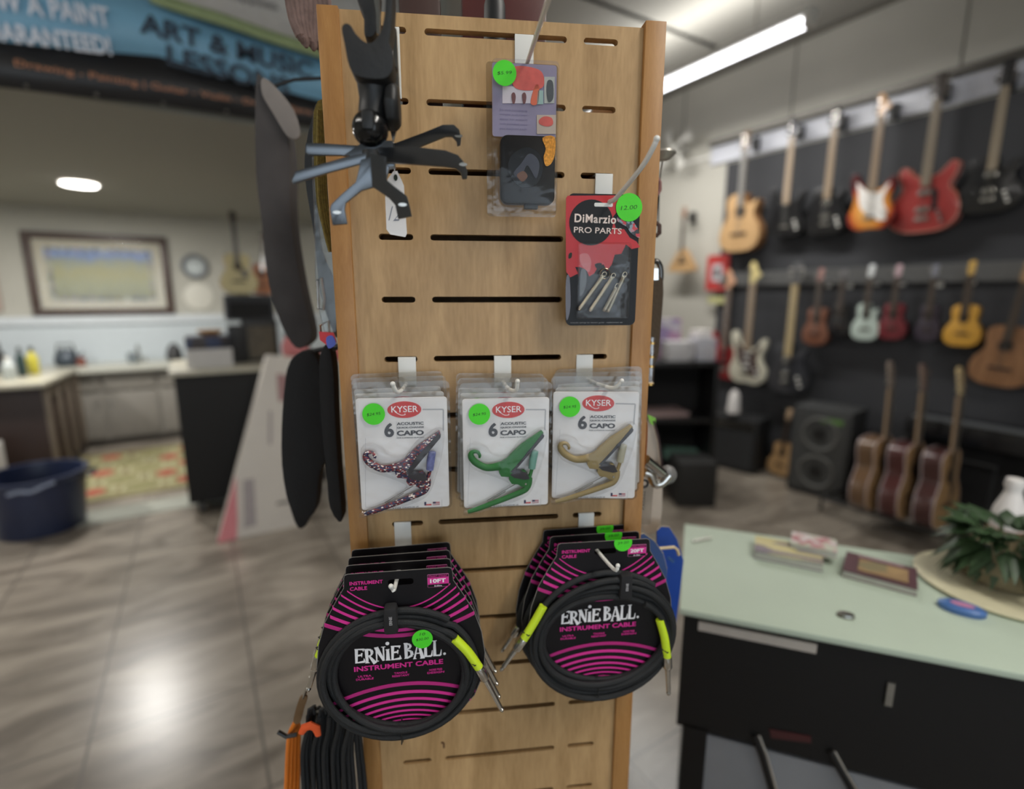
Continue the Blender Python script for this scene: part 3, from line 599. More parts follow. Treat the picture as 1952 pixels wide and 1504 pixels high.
MB().prism(smooth([P(*p) for p in [(972, 138), (985, 130), (1010, 132), (1030, 140), (1036, 158), (1030, 172), (1000, 176), (978, 168)]], 4), -.0056, -.0053).build('red_shape', mat('photo_red', (206, 92, 84), .4, var=.2, scale=60), cp)
MB().prism(smooth([P(*p) for p in [(1018, 168), (1026, 168), (1024, 200), (1010, 200)]], 4), -.0056, -.0053).build('orange_shape', mat('photo_orange', (214, 106, 76), .4), cp)
MB().prism([P(*p) for p in [(1024, 176), (1034, 176), (1034, 202), (1022, 202)]], -.0056, -.0053).build('mint_panel', mat('photo_mint', (150, 178, 172), .4), cp)
for k in (974, 994): MB().prism(smooth([P(*p) for p in [(k, 184), (k+5, 180), (k+8, 188), (k+6, 200), (k+2, 200)]], 3), -.006, -.0057).build('small_figure', mat('photo_brown', (112, 70, 70), .4), cp)
MB().prism([P(*p) for p in [(1036, 150), (1056, 150), (1055, 200), (1036, 200)]], -.0052, -.0046).build('side_panel_print', mat('photo_cream', (176, 178, 172), .4), cp)
MB().prism(smooth([P(*p) for p in [(1042, 158), (1052, 160), (1053, 190), (1044, 198), (1040, 180)]], 4), -.0056, -.0053).build('dark_shape', mat('photo_slate', (74, 78, 82), .4), cp)
MB().prism([P(*p) for p in [(1022, 222), (1058, 222), (1058, 258), (1022, 258)]], -.0052, -.0046).build('thumbnail_panel', mat('photo_tan', (186, 170, 156), .4), cp)
MB().prism(smooth([P(*p) for p in [(1026, 232), (1036, 225), (1050, 228), (1052, 240), (1042, 244), (1028, 240)]], 4), -.0056, -.0053).build('thumbnail_shape', mat('photo_red', (206, 92, 84), .4), cp)
for k in range(5): text('fine_print', ('fits most instruments', 'simple and clean', 'easy to attach', 'soft padded case', 'see back of pack')[k], mat('lavender_ink', (128, 118, 150), .5), cp, P(952, 214+k*9), .032, .0028, -.0047)
MB().prism(R4(952, 266, 1055, 392, .009), -.0145, -.002).build('black_case', mat('case_satin', (20, 18, 19), .4, spec=.3), cp, bev=.003)
MB().prism(smooth([P(*p) for p in [(975, 300), (1000, 288), (1024, 300), (1030, 330), (1018, 356), (992, 362), (972, 345), (966, 320)]], 4), -.0152, -.0145).build('swirl_field', mat('swirl_black', (14, 15, 20), .25), cp)
MB().prism(smooth([P(*p) for p in [(976, 336), (990, 318), (1004, 300), (1018, 306), (1024, 322), (1018, 346), (1008, 330), (1000, 322), (988, 346)]], 4), -.0157, -.0152).build('swirl_mark', mat('swirl_grey', (62, 64, 76), .4), cp)
MB().prism(smooth([P(*p) for p in [(982, 340), (994, 332), (1002, 342), (992, 352)]], 4), -.016, -.0157).build('swirl_accent', mat('swirl_copper', (112, 80, 66), .4), cp)
MB().prism(smooth([P(*p) for p in [(1030, 270), (1052, 268), (1053, 300), (1046, 318), (1036, 322), (1032, 306), (1036, 290)]], 3), -.0151, -.0147).build('orange_reflection', mat('orange_sheen', (232, 150, 60), .3, .6, var=.4, scale=400), cp)  # orange reflection on the black case, laid on as a coloured shape
MB().box((P(1010, 396)[0], -.008, P(1010, 396)[1]), (.016, .008, .006)).build('case_latch', HB, cp, bev=.001)
c = P(959, 151); sticker(cp, c[0], c[1], .0132, -.0165, '$5.99')

# ---------------------------------------------------------------- red and black parts card with springs
o, P = LOC(.03, 1148, 373)
dm = thing('spring_pack', 'red and black carded pack of steel guitar springs', 'blister pack', on(o.x, .03, o.z))
zz = lambda X, Y: P(1060+X/5.572, 360+Y/5.572)
def Z(pts): return [zz(*p) for p in pts]
a, b = zz(100, 1452), zz(896, 65)
MB().prism(rrect(a[0], a[1], b[0], b[1], .007), -.0008, 0).build('card', mat('card_black', (24, 23, 25), .42, spec=.25), dm)
RED = mat('card_red', (190, 28, 34), .42, var=.04)
def shp(nm, pts, m, y, sm=False): return MB().prism(smooth(Z(pts), 3) if sm else Z(pts), y-.0003, y).build(nm, m, dm)
shp('red_field', [(120, 75), (690, 70), (700, 150), (650, 200), (640, 250), (600, 300), (630, 420), (720, 430), (780, 520), (850, 560), (890, 620), (800, 640), (740, 590), (690, 690), (620, 700), (590, 800), (540, 870), (500, 800), (430, 850), (400, 900), (350, 930), (320, 860), (250, 830), (200, 830), (230, 900), (150, 940), (105, 880), (100, 400), (104, 100)], RED, -.0009)
shp('dark_blot', [(135, 690), (165, 680), (160, 730), (130, 740)], INK, -.0013, True); shp('dark_blot', [(410, 800), (480, 790), (470, 850), (430, 850)], mat('card_black', (24, 23, 25), .42, spec=.25), -.0013, True)
shp('pink_patch', [(250, 700), (330, 690), (370, 770), (350, 880), (300, 850), (260, 790)], mat('card_pink', (196, 92, 92), .35), -.0013, True)
shp('pale_speckle', [(650, 300), (780, 320), (860, 420), (886, 520), (800, 480), (740, 400), (660, 360)], blotch('speckle', [(176, 130, 140), (60, 66, 74), (130, 150, 160), (200, 60, 66), (40, 44, 50)], 260), -.0013, True)
shp('grey_streak', [(105, 950), (140, 940), (150, 1250), (110, 1400), (98, 1200)], mat('streak_grey', (96, 94, 104), .35), -.0013, True)
shp('grey_guitar', [(260, 880), (310, 860), (320, 980), (290, 1100), (250, 1130)], mat('streak_dark', (70, 72, 74), .35), -.0013, True)
c = zz(370, 360); MB().prism(ell(c[0], c[1], .0272, .0268, 40), -.0016, -.0013).build('black_disc', mat('disc_black', (27, 26, 27), .42, spec=.25), dm)
c = zz(500, 172); MB().prism(rrect(c[0]-.0115, c[1]-.0022, c[0]+.0115, c[1]+.0022, .0015), -.0019, -.0014).build('hang_hole', WPL, dm)
IV = mat('ivory_ink', (232, 214, 204), .5)
c = zz(190, 358); text('brand_lettering', 'DiMarzio', IV, dm, c, zz(632, 358)[0]-c[0], zz(0, 262)[1]-c[1], -.0018, .03, -.02, 0, 1.1)
c = zz(185, 466); text('title_lettering', 'PRO PARTS', IV, dm, c, zz(690, 466)[0]-c[0], zz(0, 400)[1]-c[1], -.0018, .008, -.02)
c = zz(150, 1432); text('fine_print', 'tremolo springs for electric guitar - replacement set', mat('print_grey', (140, 138, 138), .5), dm, c, zz(760, 0)[0]-c[0], .0022, -.0009)
a, b = zz(205, 1385), zz(770, 580)
MB().prism(rrect(a[0], a[1], b[0], b[1], .003), -.014, -.0019).build('blister', CLR, dm, bev=.002)
SPM = mat('spring_steel', (170, 158, 136), .25, 1.)
for (x0, y0, x1, y1) in ((230, 1285, 478, 935), (345, 1300, 575, 950), (490, 1300, 620, 1060), (530, 1310, 700, 940)):
    a = Vector((zz(x0, y0)[0], -.006, zz(x0, y0)[1])); b = Vector((zz(x1, y1)[0], -.0062, zz(x1, y1)[1])); d = (b-a); L = d.length; d.normalize(); u = d.cross(Vector((0, 1, 0))).normalized(); v = d.cross(u)
    n = int(L/.0013); pts = [a+d*(L*k/(n*10))+u*math.cos(2*PI*k/10)*.0026+v*math.sin(2*PI*k/10)*.0026 for k in range(n*10+1)]
    pts += [b+d*(.0035)+u*.0026*math.cos(t)+d*.0032*math.sin(t)-d*.0 for t in [PI*1.2*k/10 for k in range(-8, 9)]]
    MB().tube(pts, .00042, 5).build('spring', SPM, dm)
c = zz(505, 903); MB().tube([(c[0]+.0062*math.cos(t), -.006, c[1]+.0062*math.sin(t)) for t in [2*PI*k/24 for k in range(24)]], .0007, 6, closed=True).build('spring_eye', SPM, dm)
c = zz(770, 200); sticker(dm, c[0], c[1], .0166, -.0019, '12.00')

# ---------------------------------------------------------------- capo packs
CY = .05
CFL = blotch('flag_pattern', [(34, 38, 80), (116, 32, 38), (226, 216, 206), (26, 30, 60), (134, 42, 44), (20, 22, 38), (40, 44, 80), (104, 30, 36)], 420, stretch=(1, 1, 1.9))
CGR = mat('capo_green', (46, 108, 54), .5, spec=.25); CTN = mat('capo_tan', (150, 132, 92), .5, .1, spec=.25)
PAD = mat('capo_pad', (46, 42, 46), .6); KRED = mat('logo_red', (206, 44, 40), .45, var=.02); GREY = mat('print_dark', (58, 56, 60), .5); LG = mat('print_light', (176, 174, 176), .5)
def capo_pack(label, px, py, body, sleeve, rz=0, price='$24.95', dx=0):
    o = pan(770, 756, CY); oo = pan(px, py, CY)
    t = thing('capo_pack', label, 'capo pack', on(oo.x, CY, oo.z, rz))
    def z(X, Y): q = pan(670+X/5.57, 720+Y/5.57, CY); return (q.x-o.x, q.z-o.z)
    def zs(pts): return [z(*p) for p in pts]
    a, b = z(112, 1405), z(1012, 200)
    MB().prism(rrect(a[0], a[1], b[0], b[1], .0035), -.0006, .0006).build('card', CARDW, t)
    MB().prism(rrect(a[0]-.003, a[1]-.003, b[0]+.0035, b[1]+.0195, .006), .0012, .0019).build('clear_back', CLRT, t)
    MB().prism(rrect(a[0]+.0005, a[1]+.0005, b[0]-.0005, b[1]-.0005, .004), -.0032, -.0010).build('clear_front', CLR, t, bev=.001)
    # capo-shaped bubble of the blister
    bub = smooth([(120, 720), (200, 680), (330, 720), (400, 800), (570, 800), (700, 650), (900, 520), (985, 560), (960, 800), (900, 1010), (820, 1200), (640, 1300), (150, 1440), (130, 1380), (400, 1260), (600, 1130), (480, 1050), (300, 990), (180, 940), (130, 840)], 3)
    MB().prism(zs(bub), -.0145, -.0033).build('clear_bubble', CLR, t, bev=.002)
    # logo
    c = z(562, 338); MB().prism(ell(c[0], c[1], .0203, .0103, 40), -.0009, -.0006).build('logo_oval', KRED, t)
    p = z(425, 368); text('brand_lettering', 'KYSER', WHT, t, p, z(695, 0)[0]-p[0], .0078, -.001, .005)
    sw = [Vector((z(X, Y)[0], -.001, z(X, Y)[1])) for X, Y in smooth([(460, 358), (490, 378), (530, 396), (570, 390), (566, 378)], 4, False)]
    MB().tube(sw, .0004, 6).build('logo_swoosh', WHT, t)
    p = z(352, 630); text('numeral', '6', GREY, t, p, z(428, 0)[0]-p[0], z(0, 490)[1]-p[1], -.0008, .04)
    MB().box((z(458, 0)[0], -.0008, z(0, 555)[1]), (.0003, .0003, .019)).build('divider', LG, t)
    for s, x0, x1, y, h, bo in (('ACOUSTIC', 482, 750, 503, .0036, .03), ('QUICK-CHANGE', 484, 752, 541, .0024, .03), ('CAPO', 482, 750, 615, .0064, .05), ('FOR 6 STRING GUITARS', 482, 750, 643, .0012, .02)):
        p = z(x0, y); text('title_lettering', s, GREY, t, p, z(x1, 0)[0]-p[0], h, -.0008, bo)
    ln = MB(); 
    for (x0, y0, x1, y1, w_) in ((755, 335, 975, 335, .0017), (975, 335, 975, 560, .0017), (150, 640, 150, 1370, .0003), (150, 1370, 430, 1375, .0003), (690, 1375, 960, 1375, .0003), (960, 1290, 960, 1375, .0003)):
        a_, b_ = z(x0, y0), z(x1, y1); ln.tube([(a_[0], -.0007, a_[1]), (b_[0], -.0007, b_[1])], w_/2, 4, flat=.1)
    ln.build('frame_lines', LG, t)
    p = z(440, 1392); text('fine_print', 'KYSER HANDLES IT', GREY, t, p, z(665, 0)[0]-p[0], .0024, -.0008)
    c = z(812, 1338); MB().box((c[0], -.0008, c[1]-.001), (.0088, .0003, .0018)).build('flag_red', KRED, t); MB().box((c[0]-.0032, -.0009, c[1]+.0007), (.0024, .0003, .0044)).build('flag_blue', mat('flag_navy', (40, 40, 76), .5), t)
    c = z(900, 1332); MB().box((c[0], -.0008, c[1]), (.0088, .0003, .0044)).build('flag_field', blotch('flag_stripes', [(186, 120, 124), (206, 190, 194), (180, 110, 116)], 500, stretch=(.05, 1, 1)), t); MB().box((c[0]-.0022, -.0009, c[1]+.0012), (.0034, .0003, .0022)).build('flag_canton', mat('flag_navy', (40, 40, 76), .5), t)
    # the capo
    cb = MB(); y0, y1 = -.012, -.004
    cb.prism(zs([(470, 900), (560, 850), (600, 800), (720, 690), (930, 548), (945, 562), (935, 600), (780, 760), (660, 930), (610, 985), (760, 970), (810, 1030), (818, 1080), (790, 1140), (730, 1140), (690, 1115), (620, 1110), (590, 1070), (595, 1035), (500, 1030), (480, 1000), (470, 960)]), y0, y1)
    cu = [(490, 925, 34), (420, 940, 30), (340, 945, 28), (270, 920, 28), (205, 880, 28), (165, 830, 25), (165, 790, 20), (195, 772, 16), (235, 780, 14), (258, 812, 12), (255, 840, 9)]
    cs = smooth(cu, 4, False); cb.tube([Vector((z(p[0], p[1])[0], -.008, z(p[0], p[1])[1])) for p in cs], [p[2]*1.4/8744 for p in cs], 12)
    bo = cb.build('capo_body', body, t, bev=.0012)
    MB().prism(zs([(925, 560), (950, 588), (946, 610), (665, 945), (625, 990), (588, 985), (592, 950), (640, 905), (700, 800), (770, 735)] if body is CFL else [(934, 566), (952, 590), (946, 612), (662, 948), (632, 985), (600, 980), (650, 925), (800, 745)]), -.0130, -.0045).build('rubber_pad', PAD, bo)
    MB().prism(zs([(655, 962), (700, 968), (775, 985), (812, 1050), (760, 1062), (640, 1040), (600, 1010)]), -.0128, -.0045).build('neck_pad', PAD, bo)
    hp = [(812, 1050, 26), (805, 1110, 30), (782, 1165, 28), (740, 1195, 26), (660, 1230, 25), (520, 1285, 24), (400, 1330, 23), (280, 1375, 22), (200, 1400, 20), (150, 1415, 17)]
    hs = smooth(hp, 3, False); ar = MB().tube([Vector((z(p[0], p[1])[0], -.0095, z(p[0], p[1])[1])) for p in hs], [p[2]*1.3/8744 for p in hs], 12, flat=.8)
    up_ = [(812, 1050, 20), (828, 990, 20), (842, 930, 20), (856, 880, 19)]
    ar.tube([Vector((z(p[0], p[1])[0], -.0095, z(p[0], p[1])[1])) for p in up_], [p[2]/8744 for p in up_], 12)
    lv = ar.build('capo_lever', body, t)
    MB().tube([Vector((z(X, Y)[0], -.0095, z(X, Y)[1])) for X, Y in ((835, 950), (845, 850), (862, 762))], [.0045, .005, .0046], 12).build('rubber_sleeve', sleeve, lv)
    MB().tube([Vector((z(X, Y)[0], -.006, z(X, Y)[1])) for X, Y in ((690, 1112), (540, 1200), (360, 1305), (370, 1318), (560, 1205))], .0005, 6).build('spring_wire', CHR, lv)
    c = z(770, 1105); MB().cyl((c[0], -.0135, c[1]), (c[0], -.004, c[1]), .0013, 12).build('rivet', CHR, lv)
    c = z(240, 380); sticker(t, c[0], c[1], .0133, -.0034, price)
    return t
SL1 = mat('sleeve_blue', (104, 110, 158), .4, var=.3, scale=200); SL2 = mat('sleeve_teal', (110, 156, 142), .35); SL3 = mat('sleeve_clear', (172, 168, 148), .35)
packs = [capo_pack('white capo pack holding the red, white and blue flag-patterned capo', 770, 756, CFL, SL1), capo_pack('white capo pack holding the green capo', 969, 757, CGR, SL2), capo_pack('white capo pack holding the tan capo', 1141, 745, CTN, SL3, math.radians(-7))]
rear_lab = [['capo pack directly behind the flag-patterned capo pack', 'rearmost capo pack behind the flag-patterned capo pack'], ['capo pack directly behind the green capo pack', 'rearmost capo pack behind the green capo pack'], ['capo pack directly behind the tan capo pack', 'rearmost capo pack behind the tan capo pack']]
for i, p in enumerate(packs):
    for k in (1, 2):
        c = copy_tree(p); c.matrix_world = p.matrix_world @ T((-.004, -.002, .004)[i]*k, .0172*k, .003*k) @ RY(math.radians((-.6, .8, -1.2)[i]*k)); c['label'] = rear_lab[i][k-1]

# ---------------------------------------------------------------- instrument cable packs
KO = .095
ox = pan(760, 1088, KO)
def kp(px, py): q = pan(px, py, KO); return (q.x-ox.x, q.z-ox.z)
CW = .0635
prof = [(-.0000, CW), (-.0175, CW+.001), (-.035, .075), (-.06, .0885), (-.09, .098), (-.12, .102), (-.15, .100), (-.18, .088), (-.205, .066), (-.22, .035)]
def hw(z):
    for i in range(len(prof)-1):
        if prof[i+1][0] <= z <= prof[i][0]: t = (z-prof[i][0])/(prof[i+1][0]-prof[i][0]); return prof[i][1]*(1-t)+prof[i+1][1]*t
    return 0
GL = {
 'E': [(.1, .05, .14, .16, .95, .2), (.0, .98, .05, .75, .93, .12), (.08, .52, .09, .6, .55, .13), (-.02, .02, .05, .8, .07, .16), (.72, .78, .03, .76, .98, .14), (.76, .3, .03, .8, .02, .16), (.58, .4, .03, .6, .68, .1)],
 'R': [(.16, .0, .16, .14, 1., .22), (-.05, .98, .05, .3, .97, .08), (.2, .97, .1, .55, .9, .14), (.55, .9, .16, .62, .7, .18), (.62, .7, .16, .5, .52, .1), (.5, .52, .1, .2, .47, .09), (.36, .48, .1, .85, -.06, .26), (-.02, .02, .04, .36, .02, .05)],
 'N': [(.12, .0, .08, .14, .98, .12), (.12, .98, .26, .72, .02, .14), (.74, .02, .08, .74, .98, .1), (-.05, .98, .04, .28, .98, .05), (.55, .98, .04, .92, .98, .05), (-.04, .02, .04, .3, .02, .05)],
 'i': [(.2, .02, .24, .2, .78, .16), (0, .04, .05, .42, .02, .05), (.02, .76, .05, .36, .78, .05)],
 'B': [(.14, .02, .18, .14, .98, .22), (-.05, .98, .05, .3, .97, .08), (.2, .96, .08, .5, .88, .14), (.5, .88, .15, .54, .7, .16), (.54, .7, .13, .2, .56, .08), (.2, .55, .08, .6, .45, .13), (.6, .45, .18, .66, .2, .2), (.66, .2, .17, .2, .03, .09), (-.03, .03, .05, .3, .03, .05)],
 'A': [(.0, .0, .12, .36, 1.0, .08), (.38, 1., .12, .74, .0, .24), (.14, .34, .07, .6, .34, .07), (-.1, .01, .05, .18, .01, .05), (.5, .01, .05, .92, .01, .06), (.2, .98, .05, .46, .98, .05)],
 'L': [(.14, .02, .2, .16, 1., .14), (-.04, .98, .05, .36, .98, .05), (0, .04, .07, .66, .04, .12), (.66, .04, .12, .74, .4, .03)],
}
def logo(parent, x0, x1, z0, z1, y):
    adv = {'E': .86, 'R': .86, 'N': .9, 'i': .48, 'B': .84, 'A': .86, 'L': .8, ' ': .3}
    s = 'ERNiE BALL'; tot = sum(adv[c] for c in s); w_ = (x1-x0)/tot; h = z1-z0; x = x0; mb = MB()
    for n, c in enumerate(s):
        if c != ' ':
            hh = h*(1.12 if c in 'LB' or n == 7 else 1.); zb = z0-(.06*h if c in 'RA' else 0)
            for (ax, az, aw, bx_, bz, bw) in GL[c]:
                A = Vector((x+ax*w_, zb+az*hh)); B = Vector((x+bx_*w_, zb+bz*hh)); d = (B-A).normalized(); nn = Vector((-d.y, d.x))
                mb.prism([tuple(A+nn*aw*h*.5), tuple(B+nn*bw*h*.5), tuple(B-nn*bw*h*.5), tuple(A-nn*aw*h*.5)], y-.0002-random.random()*.0001, y)
            if c == 'i': mb.prism(ell(x+.2*w_, z0+h*1.2, h*.12, h*.12, 12), y-.0003, y)
        x += adv[c]*w_
    mb.prism(ell(x1+.003, z0+.12*h, h*.09, h*.09, 12), y-.0003, y)
    return mb.build('brand_lettering', WHT, parent)
def cable_card(label, length_txt, metres, M, group, st=None):
    t = thing('cable_pack', label, 'cable pack', M, group)
    h0 = [(CW-.0045, 0), (CW, -.0045)]
    L_ = [(-x, z) for z, x in prof[1:]]; R_ = [(x, z) for z, x in prof[1:]]
    out = [(-(CW-.0045), 0), (CW-.0045, 0), (CW-.001, -.0015), (CW, -.005)]+R_+L_[::-1]+[(-CW, -.005), (-CW+.001, -.0015)]
    hole = rrect(-.013, -.0185, .017, -.0105, .0035)
    me = curve_mesh([out, hole], .0008); me.transform(RX(PI/2)); link('card', me, CARDK, t)
    me = curve_mesh([[(x*1.004, z*1.002+.0003) for x, z in out], [(x*.996, z*.998-.0001) for x, z in out]], .001); me.transform(RX(PI/2)); link('card_rim', me, mat('card_edge', (120, 116, 112), .4), t)
    sb = MB()
    for i in range(6):                                     # upper stripes, curving up to the shoulders
        zc = -.0493-.00725*i; k = 7.6-.96*i; th = .0008+.00034*i; seg = []
        for s in range(-28, 29):
            x = s/28*.1; zc2 = zc+k*x*x
            if abs(x) <= hw(zc2) and zc2 < -.02: seg.append((x, zc2))
        for a, b in zip(seg, seg[1:]):
            if b[0]-a[0] < .006: sb.prism([(a[0], a[1]-th), (b[0], b[1]-th), (b[0], b[1]+th), (a[0], a[1]+th)], -.0009, -.0005)
    sb.build('shoulder_stripes', PINK, t); sb = MB()
    for i in range(7):                                     # lower stripes, curving down
        zc = (-.1535, -.1652, -.1752, -.184, -.1917, -.1985, -.2045)[i]; k = 2.5+.35*i; th = .0023-.00026*i
        pts = [(s/26*.098, zc-k*(s/26*.098)**2) for s in range(-26, 27)]; pts = [p for p in pts if abs(p[0]) <= hw(p[1])]
        for a, b in zip(pts, pts[1:]): sb.prism([(a[0], a[1]-th), (b[0], b[1]-th), (b[0], b[1]+th), (a[0], a[1]+th)], -.0009, -.0005)
    sb.build('lower_stripes', PINK, t)
    for zc, k in ((-.1535, 2.5), (-.0855, 2.8)):
        rb = MB()                                          # fine ribs that cut the thickest stripes
        for s in range(-88, 89):
            x = s*.00105; z_ = zc+(-k if zc < -.1 else k)*x*x
            if abs(x) < hw(z_)-.001: rb.prism([(x-.00018, z_-.0023), (x+.00018, z_-.0023), (x+.00018, z_+.0023), (x-.00018, z_+.0023)], -.0012, -.0008)
        rb.build('stripe_ribs', mat('rib_dark', (172, 38, 116), .5), t)
    text('title_lettering', 'INSTRUMENT', PINK, t, (-.0575, -.0142), .0385, .0046, -.0007, .03)
    text('title_lettering', 'CABLE', PINK, t, (-.0575, -.0212), .02, .0046, -.0007, .03)
    x0, x1 = .0335, .059
    MB().prism(rrect(x0, -.0245, x1, -.0075, .001), -.0007, -.0004).build('length_panel', mat('panel_rim', (210, 120, 170), .4), t)
    MB().prism([(x0+.0004, -.0113), (x1-.0004, -.0113), (x1-.0004, -.0080), (x0+.0004, -.0080)], -.0009, -.0007).prism([(x0+.0004, -.0241), (x1-.0004, -.0241), (x1-.0004, -.0205), (x0+.0004, -.0205)], -.0009, -.0007).build('panel_bands', CARDK, t)
    MB().prism([(x0+.0004, -.0205), (x1-.0004, -.0205), (x1-.0004, -.0113), (x0+.0004, -.0113)], -.0009, -.0007).build('panel_pink', PINK, t)
    text('length_lettering', length_txt, WHT, t, (x0+.003, -.0185), .019, .0052, -.001, .04)
    text('length_metres', metres, WHT, t, (x0+.008, -.0234), .009, .0018, -.001, .02)
    text('connector_lettering', 'STRAIGHT / STRAIGHT', PINK, t, (x0+.0015, -.0106), .0225, .0019, -.001, .01)
    logo(t, -.0565, .0485, -.1180, -.0985, -.0013)
    text('title_lettering', 'INSTRUMENT CABLE', PINK, t, (-.0585, -.1295), .108, .0068, -.0013, .03)
    for s1, s2, x in (('ULTRA', 'DURABLE', -.0465), ('TANGLE', 'RESISTANT', -.003), ('NOISE FREE', 'DESIGN', .04)):
        text('feature_lettering', s1, PINK, t, (x-.008, -.1385), .016, .0027, -.0008, .02); text('feature_lettering', s2, PINK, t, (x-.0105, -.1425), .021, .0027, -.0008, .02)
    return t
CABM = mat('woven_black_cable', (20, 22, 24), .66, bump=.5, scale=900); YEL = mat('yellow_boot', (196, 222, 40), .45, var=.03)
def coil(t, turns, cx, cz_, a, b, spread, r, seed, y=-.006, tilt=0):
    rr = random.Random(seed); n = 46*turns; pts = []
    for i in range(n+1):
        th = 2*PI*i/46+.9; k = i/46
        ph = k*1.9+seed; dr = spread*(.5+.5*math.sin(ph*1.7)); 
        rad = 1
        u = (math.floor(k)/(max(1, turns-1)))*(1-(k % 1))+((math.floor(k)+1)/(max(1, turns-1)))*(k % 1) if turns > 1 else 0
        u = min(1, u)*spread+.0022*math.sin(th*2+seed*3+math.floor(k))
        top = max(0, math.sin(th)); x = cx+(a-u)*math.cos(th); z = cz_+(b-u*(1.1+.2*top))*math.sin(th)
        pts.append((x, y-.0035*math.sin(th*1+k*2.2+seed)-.0018*((math.floor(k)) % 2), z))
    return MB().tube(pts, r, 10).build('cable_coil', CABM, t)
def plug(t, p0, p1, p2, y=-.010, txt=True):           # boot from p0 to p1, plug to p2 (x, z)
    A = Vector((p0[0], y, p0[1])); B = Vector((p1[0], y-.002, p1[1])); Cc = Vector((p2[0], y-.002, p2[1])); M_ = (A+B)/2+Vector((.0015, 0, .0015))
    bt_ = MB().tube(smooth([tuple(A), tuple(M_), tuple(B)], 5, False), [.0056]*11, 14).build('yellow_boot', YEL, t)
    d = (Cc-B).normalized(); L = (Cc-B).length
    MB().tube([B-d*.001, B+d*.0015, B+d*.016, B+d*.018], [.006, .0064, .0064, .005], 16).build('plug_barrel', CHR, bt_)
    MB().tube([B+d*.018, B+d*.02, B+d*(L*.55), B+d*(L-.008)], [.0052, .0036, .0032, .0031], 14).tube([B+d*(L-.007), B+d*(L-.005), B+d*(L-.002), B+d*L], [.0018, .0031, .0024, .0006], 12).build('plug_tip', CHR, bt_)
    q = A.lerp(B, .8); MB().tube([q+Vector((-.007, 0, .002)), q+Vector((0, -.007, 0)), q+Vector((.007, 0, -.002)), q+Vector((0, .006, 0))], .0008, 6, closed=True).build('cable_tie', BLK, bt_)
def wrap(t, x, z, w_, h, tiltz=0):
    v = MB().prism([(x-w_/2, z-h/2), (x+w_/2, z-h/2), (x+w_/2*.9, z+h/2), (x-w_/2*.9, z+h/2)], -.0165, .0).build('hook_loop_wrap', mat('wrap_black', (26, 25, 27), .8), t, bev=.004)
    text('wrap_lettering', 'ERNIE', LG, v, (x+.002, z-h*.1), .011, .0035, -.0168, .01, PI/2)
def finish(t, right, back=False):
    if not right:
        coil(t, 4, -.003, -.136, .0965, .0905, .0165, .0042, 1.3); plug(t, kp(866, 1208), kp(912, 1262), kp(957, 1346)); wrap(t, -.0105, -.0565, .017, .034)
        plug(t, kp(634, 1185), kp(606, 1258), kp(584, 1326), y=.010)
    else:
        coil(t, 5, .004, -.1405, .107, .0935, .0215, .0044, 2.6); wrap(t, .0285, -.0615, .018, .036)
        q = lambda px, py: (lambda v: (v.x-oR.x, v.z-oR.z))(pan(px, py, .05))
        
        if back: plug(t, q(1052, 1180), q(1012, 1240), q(975, 1292), y=-.003)
        else: plug(t, q(1033, 1165), q(996, 1225), q(952, 1285)); plug(t, q(1251, 1190), q(1264, 1258), q(1267, 1330))
    q0 = -.19; MB().tube([(-.004, -.013, -.208), (-.0045, -.014, -.228), (-.004, -.003, -.235), (-.004, -.0005, -.2), (-.004, -.010, -.2)], .0007, 6).build('cable_tie', BLK, t)
L0 = cable_card('frontmost ten-foot instrument cable pack on the lower hook beside the bundled cables', '10FT', '3.05m', on(ox.x, KO, ox.z, math.radians(1)), 'ten-foot cable packs')
finish(L0, False); c = kp(806, 1203); sticker(L0, c[0], c[1], .0123, -.0155, '$30.00', '10')
rear = [((760, 1069), .074, 'second ten-foot cable pack, directly behind the frontmost one'), ((762, 1050), .052, 'third ten-foot cable pack from the front'), ((765, 1033), .030, 'rearmost ten-foot cable pack, closest to the slotted panel')]
protoL = cable_card(rear[0][2], '10FT', '3.05m', on(0, .07, 1.3), 'ten-foot cable packs'); finish(protoL, False)
for i, ((px, py), of, lb) in enumerate(rear):
    q = pan(px, py, of); c = protoL if i == 0 else copy_tree(protoL); c.matrix_world = on(q.x, of, ox.z-.0005*i, math.radians(1.5+i)); c['label'] = lb
oR = pan(1151, 1050, .05)
R0 = cable_card('frontmost twenty-foot instrument cable pack, in front of the blue cards', '20FT', '6.10m', on(oR.x, .05, ox.z, math.radians(0)), 'twenty-foot cable packs')
finish(R0, True); sticker(R0, .026, -.003, .0125, -.0012, '39.00', half=.0012)
rearR = [((1134, 1031), .028, 'second twenty-foot cable pack, directly behind the frontmost one'), ((1119, 1013), .006, 'rearmost twenty-foot cable pack, against the slotted panel')]
protoR = cable_card(rearR[0][2], '20FT', '6.10m', on(0, .03, 1.3), 'twenty-foot cable packs'); finish(protoR, True, True); sticker(protoR, .026, -.003, .0125, -.0012, '39.00', half=.0012)
for i, ((px, py), of, lb) in enumerate(rearR):
    q = pan(px, py, of); c = protoR if i == 0 else copy_tree(protoR); c.matrix_world = on(q.x, of, ox.z, math.radians(1+i)); c['label'] = lb

# ================================================================== THINGS ON THE TOWER'S SIDES AND TOP
def px3(pts, off): return [pan(p[0], p[1], off) for p in pts]
def band(name, pts, off, m, th=.003, sm=3):            # flat hanging strap: closed outline in pixels on the plane y=-off
    q = [(v.x, v.z) for v in px3(pts, off)]; q = smooth(q, sm) if sm else q
    return MB().prism(q, -off-th/2, -off+th/2)
